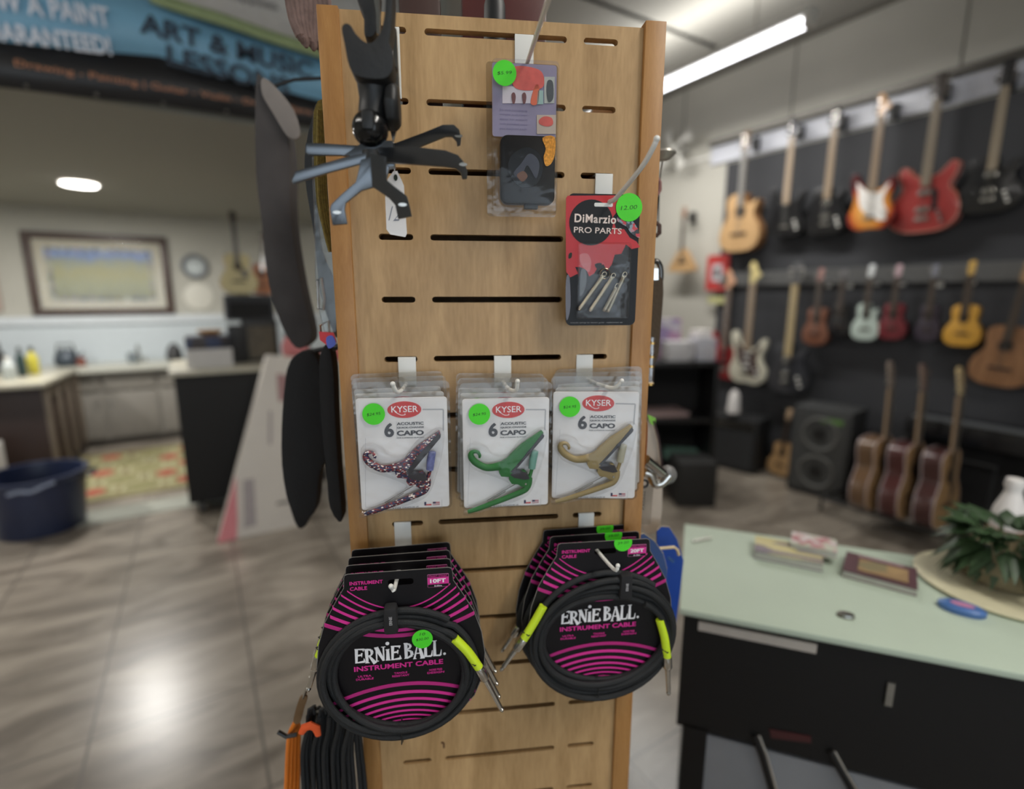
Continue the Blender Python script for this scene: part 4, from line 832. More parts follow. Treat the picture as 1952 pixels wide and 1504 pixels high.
# soft grey strap bundle and clear bag, left
gs = thing('guitar_strap', 'long padded grey guitar strap hanging off the tower side', 'strap', PM.copy())
STG = mat('dark_grey_strap', (66, 63, 63), .9, var=.3, scale=9, bump=.4)
band('', [(497, 168), (510, 160), (545, 225), (560, 300), (562, 420), (580, 540), (600, 630), (592, 655), (570, 660), (545, 620), (520, 540), (508, 430), (497, 330)], -.37, STG, .05).build('strap_pad', STG, gs, bev=.005)
band('', [(500, 150), (520, 160), (560, 210), (572, 260), (550, 262), (520, 215), (500, 180)], -.34, STG, .006).build('strap_end', mat('pale_leather', (122, 116, 112), .7), gs, bev=.002)
MB().tube([pan(512, 168, -.36), pan(560, 152, -.36), Vector((-.215, .36, pan(560, 150, -.36).z+.01))], .003, 8).build('hanging_loop', BLK, gs)
cb = thing('clear_bag', 'clear plastic bag hanging behind the olive strap', 'bag', PM.copy())
band('', [(598, 215), (612, 205), (616, 300), (628, 420), (640, 560), (640, 640), (625, 650), (604, 560), (600, 420), (596, 320)], -.06, None, .006).build('bag_film', clear('bag_film', (.8, .82, .82), .06, .35, .3), cb)
os_ = thing('guitar_strap', 'olive green woven guitar strap folded in its clear sleeve', 'strap', PM.copy())
OLV = mat('olive_webbing', (112, 96, 42), .9, var=.25, scale=300, bump=.6)
for k in range(4):
    dx = k*4.5
    MB().tube(smooth([tuple(pan(607+dx+a, b, -.03-k*.002)) for a, b in ((0, 210), (-1, 280), (0, 350), (4, 400), (14, 450), (22, 480))], 4, False), .0022, 6).build('strap_fold', OLV, os_)
band('', [(600, 215), (626, 205), (622, 360), (634, 420), (648, 470), (650, 500), (630, 470), (612, 420), (603, 360)], -.045, None, .01).build('strap_body', OLV, os_)
bs = thing('guitar_strap', 'black leather guitar strap with a chrome buckle at the tower side', 'strap', PM.copy())
band('', [(592, 240), (600, 230), (598, 340), (606, 410), (615, 480), (640, 540), (652, 600), (654, 640), (640, 640), (612, 560), (600, 450), (585, 360), (582, 300)], -.09, None, .006).build('strap_body', BLK, bs)
MB().tube(px3([(604, 535), (612, 530), (618, 570), (616, 590), (606, 588)], -.06), .0022, 8, closed=True).build('buckle', CHR, bs)
MB().tube(px3([(610, 620), (626, 612), (628, 640), (612, 640)], -.06), .002, 8, closed=True).build('adjuster', CHR, bs)
tg = thing('hang_tag', 'red and blue hang tag at the end of the black leather strap', 'tag', PM.copy())
band('', [(608, 632), (636, 634), (642, 652), (628, 662), (610, 648)], -.05, None, .001, 0).build('tag_card', mat('tag_red', (216, 54, 62), .5), tg)
band('', [(622, 644), (634, 640), (640, 656), (626, 664)], -.048, None, .001).build('tag_emblem', mat('tag_blue', (86, 104, 206), .5), tg)
# cluster of black padded straps
for i, (dx, of, lb) in enumerate(((-4, -.2, 'broad black padded strap hanging lowest at the tower side'), (28, -.08, 'narrow black padded strap closest to the tower edge'), (-14, -.32, 'black padded strap hanging farthest behind the others'))):
    b = thing('padded_strap', lb, 'strap', PM.copy(), 'black padded straps')
    pts = [[(575, 672), (600, 668), (618, 690), (630, 760), (632, 860), (618, 900), (612, 960), (590, 985), (560, 960), (545, 880), (546, 780), (556, 700)],
           [(590, 668), (602, 655), (612, 700), (616, 800), (622, 900), (628, 985), (606, 960), (600, 900), (590, 800), (586, 700)],
           [(570, 690), (590, 680), (606, 760), (606, 880), (600, 930), (606, 985), (586, 1000), (566, 940), (558, 860), (560, 740)]][i]
    band('', [(x+dx, y) for x, y in pts], of, None, .035).build('strap_pad', mat('black_padding', (20, 20, 21), .9, bump=.4, scale=120), b, bev=.008)
    MB().tube([Vector((-.215, -of, pan(600+dx, 660, of).z+.01)), pan(590+dx, 672, of)], .004, 8).build('hanging_loop', BLK, b)
# bundled cables low at the side
for i in range(6):
    t = thing('patch_cable', ('black cable bundle tied with an orange wrap', 'black hanging cable bundle next to the orange wrap', 'black cable bundle in the middle of the hanging cables', 'black cable bundle close to the tower edge', 'loose black cable bundle hanging over the tower edge', 'black cable bundle tucked behind the orange-wrapped one')[i], 'cable', PM.copy(), 'hanging black cable bundles')
    X = (590, 612, 630, 650, 670, 600)[i]; of = (.03, .035, .04, .045, .05, .0)[i]; rr = random.Random(i)
    mb = MB()
    for k in range(5):
        d = (k-2)*4.2+rr.uniform(-1, 1); sp = d*1.7
        mb.tube(smooth([tuple(pan(X+d*.3, 1362+rr.uniform(-4, 4), of)+Vector((0, .004*k, 0))), tuple(pan(X+d*.8+2, 1392, of)+Vector((0, .003*k, 0))), tuple(pan(X+sp, 1440, of)+Vector((0, .003*k, 0))), tuple(pan(X+sp*1.2+6, 1530, of)+Vector((0, .003*k, 0))), tuple(pan(X+sp*1.3+8, 1640, of))], 4, False), .0032, 8)
    mb.build('cable_loops', CABM, t)
    if i == 0: MB().tube(px3([(574, 1398), (580, 1387), (592, 1383), (603, 1388), (607, 1402)], of+.012), [.004, .006, .0062, .006, .004], 10, flat=.6).build('orange_wrap', mat('orange_wrap', (232, 92, 40), .8), t)
    MB().tube(px3([(X-3, 1368), (X-1, 1352), (X+7, 1348), (X+10, 1360)], of), .0022, 8).build('cable_eye', CABM, t)
    MB().tube(px3([(X+14, 1376), (X+16, 1356)], of-.01), [.0034, .0028], 10).build('plug', CHR, t)
t = thing('patch_cable', 'orange coiled cable hanging beside the black cable bundles', 'cable', PM.copy())
ORM = mat('orange_cable', (222, 120, 34), .45)
for k in range(4):
    d = k*5.5
    MB().tube(smooth([tuple(p+Vector((0, .004*k, 0))) for p in px3([(563-d*.1, 1376+k*3), (552+d*.8, 1400), (548+d, 1440), (546+d*1.1, 1490), (542+d*1.2, 1560), (545+d*1.2, 1640)], 0)], 4, False), .0031, 8).build('cable_loop', ORM, t)
MB().tube(px3([(530, 1395), (546, 1404), (566, 1400)], .008), .003, 8).build('tie', BLK, t)
lt = thing('leather_tab', 'brown leather tab above the orange cable', 'leather tab', PM.copy())
band('', [(574, 1326), (586, 1328), (580, 1350), (572, 1376), (560, 1374), (566, 1345)], .01, None, .004).build('tab', mat('brown_leather', (112, 84, 52), .6), lt); MB().tube(px3([(578, 1330), (585, 1312), (592, 1300)], .01), .0025, 8).build('ring', CHR, lt)
# right side: small hardware
rs = thing('string_holder', 'tall chrome wire accessory with a round cap at the tower side', 'accessory', PM.copy())
q = pan(1262, 292, -.12); MB().lathe([(.001, .003), (.02, .002), (.021, -.001), (.012, -.009), (.001, -.011)], q, 20).build('round_cap', mat('pale_metal', (172, 168, 160), .35, .5), rs)
MB().tube(px3([(1264, 300), (1259, 330), (1256, 380), (1255, 440)], -.12), .0012, 8).build('wire', STEEL, rs)
MB().tube(px3([(1253, 340), (1258, 348), (1258, 362), (1252, 372)], -.1), .003, 8).build('pink_bead', mat('dusty_rose', (140, 100, 96), .5), rs)
MB().tube([v+Vector((.0025*math.cos(k*1.6), .0025*math.sin(k*1.6), 0)) for k, v in enumerate([pan(1254-(k*.12), 375+k, -.1) for k in range(0, 55)])], .0009, 5).build('spring_cord', BLK, rs)
MB().tube(px3([(1250, 424), (1257, 430), (1257, 444), (1250, 450)], -.1), .0035, 8).build('hook_end', mat('brown_metal', (86, 66, 60), .4, .5), rs)
ph = thing('pipe_clamp', 'bent chrome clamp with a black webbing strap at the tower side', 'clamp', PM.copy())
MB().tube(smooth([tuple(v) for v in px3([(1243, 500), (1252, 498), (1259, 510), (1259, 535), (1250, 548)], -.08)], 4, False), .004, 10).build('curved_bar', mat('dark_chrome', (90, 88, 86), .25, 1.), ph)
band('', [(1240, 512), (1254, 512), (1254, 534), (1240, 534)], -.07, None, .004, 0).build('bright_plate', CHR, ph)
band('', [(1240, 540), (1262, 536), (1258, 620), (1252, 680), (1238, 680)], -.08, None, .008).build('webbing', mat('brown_webbing', (70, 58, 44), .9, bump=.5, scale=200), ph)
gt = thing('glass_slide', 'clear glass slide tube with metal collars at the tower side', 'tube', PM.copy())
MB().cyl(pan(1243, 643, -.05), pan(1239, 728, -.05), .0052, 16).build('glass_tube', clear('slide_glass', (.85, .85, .85), .2, .8, .05), gt)
for y in (652, 678, 696, 730): a = pan(1243-(y-643)*.047, y, -.05); MB().cyl(a, a+Vector((0, 0, -.003)), .006, 14).build('collar', mat('brass', (196, 160, 96), .3, 1.), gt)
wt_ = thing('price_card', 'pale card with a green edge label and dark cord hanging at the tower side', 'tag', PM.copy())
band('', [(1236, 795), (1246, 802), (1256, 850), (1262, 900), (1258, 1000), (1226, 1010), (1224, 900), (1230, 830)], -.1, None, .001).build('card', mat('pale_tag', (176, 164, 150), .6), wt_)
band('', [(1234, 790), (1250, 797), (1249, 812), (1240, 808)], -.095, None, .001, 0).build('green_label', mat('label_green', (120, 182, 60), .5), wt_)
MB().tube(smooth([tuple(v) for v in px3([(1246, 802), (1256, 840), (1261, 880), (1262, 900)], -.095)], 4, False), .0018, 8).build('cord', mat('dark_plum', (56, 40, 42), .5), wt_)
ab = thing('amber_pick_case', 'glossy amber pick case partly behind the tower edge', 'case', PM.copy())
band('', [(1228, 800), (1233, 806), (1232, 850), (1228, 888), (1222, 890), (1222, 800)], -.02, None, .008).build('case_body', mat('amber', (120, 66, 20), .2, coat=.5), ab, bev=.001)
cc = thing('chrome_clamp', 'shiny chrome tubular clamp sticking out of the tower side', 'clamp', PM.copy())
MB().cyl(pan(1230, 876, -.03), pan(1262, 902, -.05), .0078, 20).build('tube', CHR, cc); MB().tube(smooth([tuple(v) for v in px3([(1228, 900), (1240, 905), (1248, 922), (1262, 920), (1276, 905)], -.05)], 3, False), .007, 14).build('bent_tube', CHR, cc)
MB().ball(pan(1272, 905, -.07), .0155, sy=.7).build('knob', mat('grey_knob', (110, 108, 106), .4), cc)
wc = thing('washer_chain', 'row of small steel washers on a clear card at the tower side', 'hardware card', PM.copy())
band('', [(1222, 925), (1246, 925), (1240, 1000), (1222, 1000)], -.022, None, .0006, 0).build('clear_card', CLRT, wc)
for k in range(6): a = pan(1227-k*.6, 938+k*6.3, -.02); MB().tube([(a.x+.0022*math.cos(t), a.y, a.z+.0022*math.sin(t)) for t in [2*PI*j/14 for j in range(14)]], .0007, 6, closed=True).build('washer', STEEL, wc)
a = pan(1228, 922, -.02); MB().tube([(a.x+.0055*math.cos(t), a.y, a.z+.0055*math.sin(t)) for t in [2*PI*j/18 for j in range(18)]], .0018, 8, closed=True).build('black_ring', BLK, wc)
# blue cards on a side hook
BLU = mat('blue_card', (24, 62, 142), .35, var=.05)
def bcard(name, label, pts, of, yaw):
    t = thing(name, label, 'card pack', PM.copy()); q = [(v.x, v.z) for v in px3(pts, of)]; cx = q[0][0]
    f = lambda ps, y0, y1: MB().prism(ps, y0, y1).xf(T(cx, -of, 0) @ RZ(yaw) @ T(-cx, 0, 0) @ Matrix.Diagonal((1, 1, 1, 1)))
    sc = 1/math.cos(yaw); q = [(cx+(x-cx)*sc, z) for x, z in q]
    f(q, -.0008, .0008).build('card', BLU, t, sharp=30); return t, f, cx, sc, q
t, f, cx, sc, q = bcard('string_pack', 'bright blue round-topped card hanging at the front of the side hook', [(1252, 1012), (1262, 1006), (1282, 1012), (1302, 1040), (1320, 1088), (1312, 1150), (1298, 1235), (1270, 1245), (1252, 1200)], -.06, math.radians(28))
f([(x*1.0+.0006, z+.0008) for x, z in q], -.0002, .0012).build('card_edge', mat('card_cream_edge', (176, 160, 130), .5), t)
def ftext(s, px, py, wd, ht, rot, m):
    a = pan(px, py, .06*-1); me = text_me(s, .02).copy()
    for v in me.vertices:
        x = v.co.x*wd; z = v.co.y*ht; v.co = (x*math.cos(rot)-z*math.sin(rot), -.0012-(.0001 if v.co.z > 0 else 0), x*math.sin(rot)+z*math.cos(rot))
    me.transform(T(a.x, 0, a.z)); me.transform(T(cx, .06, 0) @ RZ(math.radians(28)) @ T(-cx, 0, 0)); return link('card_lettering', me, m, t)
ftext('STRINGS', 1281, 1072, .022, .0045, math.radians(-38), mat('pale_blue_ink', (120, 160, 190), .5))
t, f, cx, sc, q = bcard('string_pack', 'slate blue round-topped card behind the twenty-foot cable packs', [(1218, 1020), (1228, 1018), (1250, 1035), (1268, 1060), (1277, 1092), (1272, 1160), (1255, 1230), (1218, 1230)], -.02, math.radians(12))
for o_ in t.children: o_.data.materials[0] = mat('slate_blue_card', (52, 76, 122), .35)
f([(x+.0006, z+.0008) for x, z in q], -.0002, .0012).build('card_edge', mat('card_cream_edge', (176, 160, 130), .5), t)
sh2 = thing('display_hook', 'cream side hook passing through the blue cards', 'hook', PM.copy())
a = pan(1250, 1046, -.04); MB().tube([Vector((.187, .04, a.z)), a, pan(1285, 1043, -.045), pan(1291, 1048, -.045), pan(1294, 1058, -.045)], .0024, 10).build('prong', mat('cream_enamel', (208, 186, 146), .4), sh2)
# things standing on top of the tower
def wtop(px, py, of): return pan(px, py, of)
for i, (x, w_, h, lb, m) in enumerate(((-.108, .05, .13, 'dark brown wooden box standing on top of the tower', mat('top_dark_brown', (58, 36, 30), .5)), (-.005, .105, .15, 'dark red lacquered box standing on top of the tower', mat('top_dark_red', (76, 34, 32), .35, coat=.4)), (.07, .035, .12, 'black bottle-shaped object on top of the tower', BLK))):
    if i < 2: gb = tag(MB().box((0, 0, h/2), (w_, .09, h)).build(('wooden_box', 'lacquered_box')[i], m, M=PM @ T(x, .08, 1.875), bev=.004), lb, 'box')
for i, (px, of, lb) in enumerate(((783, -.06, 'cream drumstick standing up inside the top of the tower'), (905, -.05, 'pale drumstick beside the dark red lacquered box'))):
    s = thing('drumstick', lb, 'drumstick', PM.copy()); q = pan(px, 28, of); MB().tube([(q.x, q.y, 1.87), (q.x+.001, q.y, 2.06)], .0075 if i == 0 else .005, 12).build('shaft', mat('stick_maple', (198, 178, 140), .5), s); MB().ball((q.x+.001, q.y, 2.065), .009, seg=12).build('tip', mat('stick_maple', (198, 178, 140), .5), s)
q = pan(935, 10, -.05); tag(MB().lathe([(.018, 0), (.022, .01), (.02, .13), (.012, .17), (.001, .18)], seg=20).build('black_canister', BLK, M=PM @ T(q.x+.004, .05, 1.87)), 'black canister standing on top of the tower beside the red box', 'canister')
fb = thing('fur_strap', 'brown fluffy strap hanging from above at the tower corner', 'strap', PM.copy())
mb = MB()
for k in range(9):
    mb.tube(smooth([tuple(v+Vector((0, .003*k, 0))) for v in px3([(548+k*8, -40), (552+k*8, 0), (560+k*6, 40), (575+k*3.5, 75+(k % 3)*6)], -.1)], 4, False), [.006]*12+[.002], 7)
mb.build('fluff', mat('brown_fluff', (112, 92, 86), .95, var=.25, scale=80, bump=.6), fb)
pl_ = thing('ceiling_hook', 'string from which the fluffy strap hangs', 'string', PM.copy()); a = pan(590, -40, -.1); MB().tube([a, Vector((a.x, a.y, ZC))], .0015, 6).build('string', WHT, pl_)
# ================================================================== GUITARS
def sym(h): return [(x, z) for x, z in h]+[(-x, z) for x, z in h[::-1][1:-1]]
OUT = {
 'acoustic': sym([(0, 0), (.1, .006), (.175, .05), (.2, .13), (.185, .21), (.14, .28), (.125, .32), (.14, .40), (.135, .455), (.09, .488), (0, .495)]),
 'cutaway': [(0, 0), (.1, .006), (.175, .05), (.2, .13), (.185, .21), (.145, .27), (.13, .32), (.15, .38), (.155, .425), (.12, .41), (.07, .395), (.035, .43), (.03, .485), (0, .495), (-.09, .488), (-.135, .455), (-.14, .40), (-.125, .32), (-.14, .28), (-.185, .21), (-.2, .13), (-.175, .05), (-.1, .006)],
 'strat': [(0, .005), (.1, .0), (.165, .05), (.17, .12), (.13, .19), (.125, .25), (.155, .32), (.15, .38), (.115, .37), (.075, .31), (.03, .3), (-.03, .3), (-.07, .32), (-.12, .43), (-.165, .42), (-.16, .33), (-.13, .25), (-.14, .18), (-.165, .12), (-.15, .04), (-.08, .0)],
 'semi': sym([(0, 0), (.1, .006), (.18, .05), (.205, .13), (.185, .21), (.145, .265), (.135, .3), (.16, .36), (.165, .42), (.13, .435), (.09, .39), (.05, .36), (0, .36)]),
 'single': [(0, 0), (.1, .006), (.16, .06), (.165, .13), (.13, .2), (.11, .25), (.13, .31), (.13, .35), (.08, .33), (.05, .3), (.03, .32), (.02, .38), (-.09, .385), (-.13, .34), (-.115, .26), (-.13, .2), (-.165, .13), (-.16, .06), (-.1, .006)],
 'balalaika': [(-.2, .01), (0, -.01), (.2, .01), (.19, .05), (.05, .34), (0, .38), (-.05, .34), (-.19, .05)],
}
NECK0 = {'acoustic': .36, 'cutaway': .36, 'strat': .29, 'semi': .3, 'single': .29, 'balalaika': .3}
BTOP = {'acoustic': .495, 'cutaway': .495, 'strat': .3, 'semi': .37, 'single': .36, 'balalaika': .37}
def guitar(name, label, kind, M, L, cbody, ctop=None, cneck=(176, 150, 122), chead=None, guard=None, fret=(70, 58, 50), group=None, wide=1., hole=True, cat='guitar', binding=None, neckw=1.):
    g = thing(name, label, cat, M @ Matrix.Scale(L, 4), group)
    ac = kind in ('acoustic', 'cutaway', 'balalaika'); th = .1 if kind in ('acoustic', 'cutaway') else .075 if kind == 'balalaika' else .055 if kind == 'semi' else .042
    hi = lambda nm, c, r=.3: mat(nm+'_%d_%d_%d' % c, c, r, var=.05, scale=12, coat=.3)
    o = smooth(OUT[kind], 4) if kind != 'balalaika' else OUT[kind]; o = [(x*wide, z) for x, z in o]
    bm_ = hi('body', cbody) if not isinstance(cbody, bpy.types.Material) else cbody
    MB().prism(o, -th/2, th/2).build('body', bm_, g, bev=.004)
    if ctop: MB().prism([(x*.985, .0035+z*.987) for x, z in o], -th/2-.003, -th/2+.002).build('soundboard' if ac else 'body_top', ctop if isinstance(ctop, bpy.types.Material) else hi('top', ctop), g)
    f = -th/2-.004
    if binding:
        b_ = MB()
        for yy in (-th/2, th/2): b_.tube([(x*1.003, yy, .003+z*.995) for x, z in o], .004, 6, closed=True)
        b_.build('binding', hi('bind', binding), g)
    if ac and hole:
        MB().prism(ell(0, .335 if kind != 'balalaika' else .2, .045, .045, 24), f, f+.002).build('soundhole', mat('soundhole_dark', (30, 24, 20), .8), g)
        MB().tube([(.052*math.cos(2*PI*k/24), f, (.335 if kind != 'balalaika' else .2)+.052*math.sin(2*PI*k/24)) for k in range(24)], .003, 6, closed=True).build('rosette', mat('rosette_brown', (96, 70, 50), .5), g)
    bz = .15 if ac else .09
    MB().box((0, f-.004, bz), (.15*wide if ac else .08, .012, .022)).build('bridge', mat('bridge_dark', (60, 42, 34), .5) if ac else CHR, g, bev=.002)
    if guard:
        if ac: gp = smooth([(.03, .29), (.075, .3), (.1, .25), (.09, .19), (.05, .2)], 4)
        elif kind == 'semi': gp = [(.04, .3), (.075, .26), (.08, .14), (.05, .14)]
        else: gp = smooth([(-.03, .29), (-.08, .33), (-.12, .37), (-.1, .28), (-.085, .2), (-.04, .13), (.03, .08), (.1, .06), (.12, .12), (.09, .18), (.085, .24), (.12, .33), (.09, .31), (.05, .27)], 4)
        MB().prism([(x*wide, z) for x, z in gp], f-.002, f+.003).build('pickguard', hi('guard', guard), g)
    if not ac:
        for z in ((.14, .19, .25) if kind == 'strat' else (.15, .26)):
            MB().box((0, f-.005, z), (.075, .012, .018 if kind == 'strat' else .032)).build('pickup', (WPL if guard else BLK) if kind == 'strat' else CHR, g, bev=.002)
        for k in range(3): MB().cyl((.09+.012*k, f, .13-.032*k), (.09+.012*k, f-.014, .13-.032*k), .011, 12).build('knob', CHR if kind == 'semi' else WPL, g)
    n0 = BTOP[kind]-.02; nw = .027*neckw; nf = f-.012
    MB().flatz([(-nw, -.0), (nw, 0), (nw*.8, .018), (0, .026), (-nw*.8, .018)], n0, .83).xf(T(0, nf+.004, 0)).build('neck', hi('neck', cneck), g)
    MB().prism([(-nw*1.02, NECK0[kind]+(.02 if ac else 0)), (nw*1.02, NECK0[kind]+(.02 if ac else 0)), (nw*.9, .835), (-nw*.9, .835)], nf-.004, nf+.004).build('fingerboard', hi('fret', fret), g)
    ch = chead or cneck
    hd = [(-.024, .83), (.024, .83), (.036, .87), (.034, .99), (0, 1.0), (-.034, .99), (-.036, .87)] if ac or kind == 'semi' or kind == 'single' else smooth([(-.022, .83), (.02, .83), (.026, .86), (.055, .875), (.062, .9), (.03, .93), (.0, .99), (-.03, 1.0), (-.045, .97), (-.03, .93), (-.03, .88)], 3)
    MB().prism(hd, -.007, .007).xf(T(0, nf+.006, 0)).xf(T(0, 0, .83) @ RX(math.radians(-8)) @ T(0, 0, -.83)).build('headstock', hi('head', ch), g, bev=.002)
    tp = MB()
    for k in range(3):
        for s in ((-1, 1) if (ac or kind in ('semi', 'single')) else (-1,)):
            tp.cyl((s*.03, nf+.012, .87+.04*k), (s*.058, nf+.012, .87+.04*k), .007, 8)
            tp.cyl((s*.015, nf, .87+.04*k), (s*.015, nf-.008, .87+.04*k), .005, 8)
    tp.build('tuning_pegs', CHR, g)
    s_ = MB()
    for k in range(6): s_.tube([(-.02+.008*k, nf-.006, .835), (-.02+.008*k, f-.016, bz)], .0007, 4)
    s_.build('strings', STEEL, g)
    return g
def wallg(name, label, kind, top, bot, cbody, x=4.6, tilt=0, **k):
    a = atx(top[0], top[1], x); b = atx(bot[0], bot[1], x); L = a.z-b.z
    return guitar(name, label, kind, T(x, (a.y+b.y)/2, b.z) @ RZ(-PI/2) @ RY(tilt), L, cbody, **k), (a.y, a.z)
NAT = wood('spruce_top', (168, 134, 92), (190, 154, 110), (3, 1, .4)); 
SUN = None
def sunburst():
    m = bpy.data.materials.new('sunburst_finish'); m.use_nodes = True; nt = m.node_tree; b = nt.nodes['Principled BSDF']; b.inputs['Roughness'].default_value = .25
    tc = nt.nodes.new('ShaderNodeTexCoord'); mp = nt.nodes.new('ShaderNodeMapping'); mp.inputs['Location'].default_value = (0, 0, -.19*5.2); mp.inputs['Scale'].default_value = (5.4, 0, 4.2)
    mp.inputs['Location'].default_value = (0, 0, -.17*4.2)
    ln = nt.nodes.new('ShaderNodeVectorMath'); ln.operation = 'LENGTH'; r = nt.nodes.new('ShaderNodeValToRGB'); e = r.color_ramp.elements
    while len(e) < 4: e.new(.5)
    for i, (p, c) in enumerate(((.35, (226, 170, 90)), (.7, (206, 126, 50)), (.88, (150, 44, 34)), (1, (70, 16, 18)))): e[i].position = p; e[i].color = lin(c)+(1,)
    nt.links.new(tc.outputs['Object'], mp.inputs[0]); nt.links.new(mp.outputs[0], ln.inputs[0]); nt.links.new(ln.outputs['Value'], r.inputs['Fac']); nt.links.new(r.outputs['Color'], b.inputs['Base Color']); return m
heads = []
def up(*a, **k): g, h = wallg(*a, **k); heads.append(h); return g
up('acoustic_guitar', 'natural cutaway acoustic guitar hanging leftmost on the charcoal board', 'cutaway', (1430, 250), (1413, 480), (150, 108, 70), ctop=NAT, cneck=(150, 130, 104), chead=(110, 92, 76), fret=(120, 118, 116))
up('electric_guitar', 'black electric guitar with pale neck hanging beside the natural acoustic', 'strat', (1514, 225), (1500, 452), (16, 16, 19), cneck=(178, 158, 136), chead=(60, 60, 66), fret=(170, 150, 128))
up('electric_guitar', 'black single-cutaway guitar hanging left of the sunburst guitar', 'single', (1594, 205), (1578, 448), (14, 14, 17), cneck=(170, 150, 128), chead=(50, 48, 50), fret=(160, 140, 118))
up('electric_guitar', 'sunburst electric guitar with a white pickguard on the upper rail', 'strat', (1686, 178), (1660, 437), sunburst(), cneck=(190, 158, 120), chead=(190, 150, 110), guard=(232, 228, 224), fret=(150, 130, 110), x=4.53)
up('electric_guitar', 'red semi-hollow guitar hanging between the sunburst and the far right black guitar', 'semi', (1793, 142), (1762, 443), (150, 50, 48), cneck=(160, 130, 100), chead=(54, 46, 44), fret=(140, 128, 112), guard=(30, 26, 28), wide=.98, binding=(190, 120, 100))
up('electric_guitar', 'black electric guitar with a gold bridge at the right edge of the upper row', 'single', (1920, 118), (1888, 405), (12, 12, 15), cneck=(176, 160, 140), chead=(40, 40, 44), fret=(160, 146, 126), wide=1.12)
up('balalaika', 'small triangular wooden balalaika on the pale wall', 'balalaika', (1309, 395), (1300, 518), (170, 134, 92), ctop=NAT, cneck=(100, 80, 66), chead=(140, 100, 76), cat='balalaika', wide=1.45)
heads[-1] = (heads[-1][0], heads[-1][1]+.0)
for y, z in heads:
    hk = thing('guitar_hanger', 'dark guitar hanger on the upper rail', 'hanger', T(4.66, y, z-.1), 'guitar hangers on the upper rail')
    MB().box((.045, 0, 0), (.04, .06, .12)).build('backplate', BLK, hk, bev=.004)
    MB().tube([(.03, 0, 0), (-.04, 0, 0), (-.04, .035, 0), (-.09, .035, .01)], .006).tube([(-.04, 0, 0), (-.04, -.035, 0), (-.09, -.035, .01)], .006).build('yoke', RUB, hk)
low = [
 ('electric_bass', 'dark red electric guitar hanging at the left of the lower row', 'strat', (1392, 515), (1383, 722), dict(x=4.675, cbody=(140, 22, 30), cneck=(150, 124, 106), chead=(196, 150, 120), fret=(110, 92, 80)), 'guitar'),
 ('electric_guitar', 'cream white electric guitar hanging beside the dark red one', 'strat', (1441, 500), (1425, 730), dict(x=4.57, cbody=(206, 202, 184), cneck=(180, 158, 128), chead=(202, 186, 130), fret=(150, 128, 104), guard=(56, 28, 28)), 'guitar'),
 ('electric_guitar', 'charcoal electric guitar with a maple neck in the lower row', 'single', (1524, 500), (1500, 748), dict(cbody=(52, 53, 58), cneck=(176, 152, 112), chead=(74, 74, 76), fret=(186, 164, 120)), 'guitar'),
 ('ukulele', 'brown mahogany ukulele hanging leftmost among the ukuleles', 'acoustic', (1572, 512), (1553, 657), dict(cbody=(118, 76, 58), cneck=(120, 96, 90), chead=(150, 110, 104), neckw=1.4, wide=.85), 'ukulele'),
 ('ukulele', 'black ukulele hanging between the brown and the white ones', 'acoustic', (1612, 512), (1600, 640), dict(cbody=(22, 22, 25), cneck=(40, 38, 40), chead=(90, 88, 92), neckw=1.4, wide=.85), 'ukulele'),
 ('ukulele', 'pale mint white ukulele hanging on the lower rail', 'cutaway', (1665, 505), (1650, 648), dict(cbody=(186, 200, 192), cneck=(180, 180, 180), chead=(214, 218, 220), neckw=1.4, wide=.85), 'ukulele'),
 ('ukulele', 'dark red ukulele hanging beside the mint white one', 'acoustic', (1714, 505), (1703, 647), dict(cbody=(108, 36, 44), cneck=(130, 104, 110), chead=(186, 156, 164), neckw=1.4, wide=.85), 'ukulele'),
 ('ukulele', 'slim dark purple ukulele hanging beside the yellow one', 'acoustic', (1786, 505), (1768, 650), dict(cbody=(56, 48, 60), cneck=(90, 86, 96), chead=(120, 122, 134), neckw=1.4, wide=.7), 'ukulele'),
 ('ukulele', 'bright yellow ukulele hanging on the lower rail', 'acoustic', (1849, 498), (1841, 660), dict(cbody=(200, 150, 58), cneck=(150, 130, 110), chead=(206, 166, 84), neckw=1.4, wide=.92), 'ukulele'),
]
for nm, lb, kd, t_, b_, kw, ct in low:
    g, h = wallg(nm if nm != 'electric_bass' else 'electric_guitar', lb, kd, t_, b_, cat=ct, **kw)
    lk = thing('guitar_hanger', 'pale metal hanger on the lower rail', 'hanger', T(4.68, h[0], h[1]-.12), 'pale hangers on the lower rail')
    MB().box((.02, 0, 0), (.02, .04, .07)).build('backplate', WPL, lk); MB().tube([(.01, -.03, 0), (-.09, -.03, .01)], .005).tube([(.01, .03, 0), (-.09, .03, .01)], .005).build('yoke', CHR, lk)
wallg('acoustic_guitar', 'brown acoustic guitar hanging askew at the right end of the lower row', 'acoustic', (1940, 498), (1900, 735), (110, 76, 50), ctop=wood('brown_top', (112, 76, 48), (146, 106, 72), (3, 1, .4)), x=4.55, tilt=math.radians(5), cneck=(110, 92, 78), chead=(150, 120, 84))
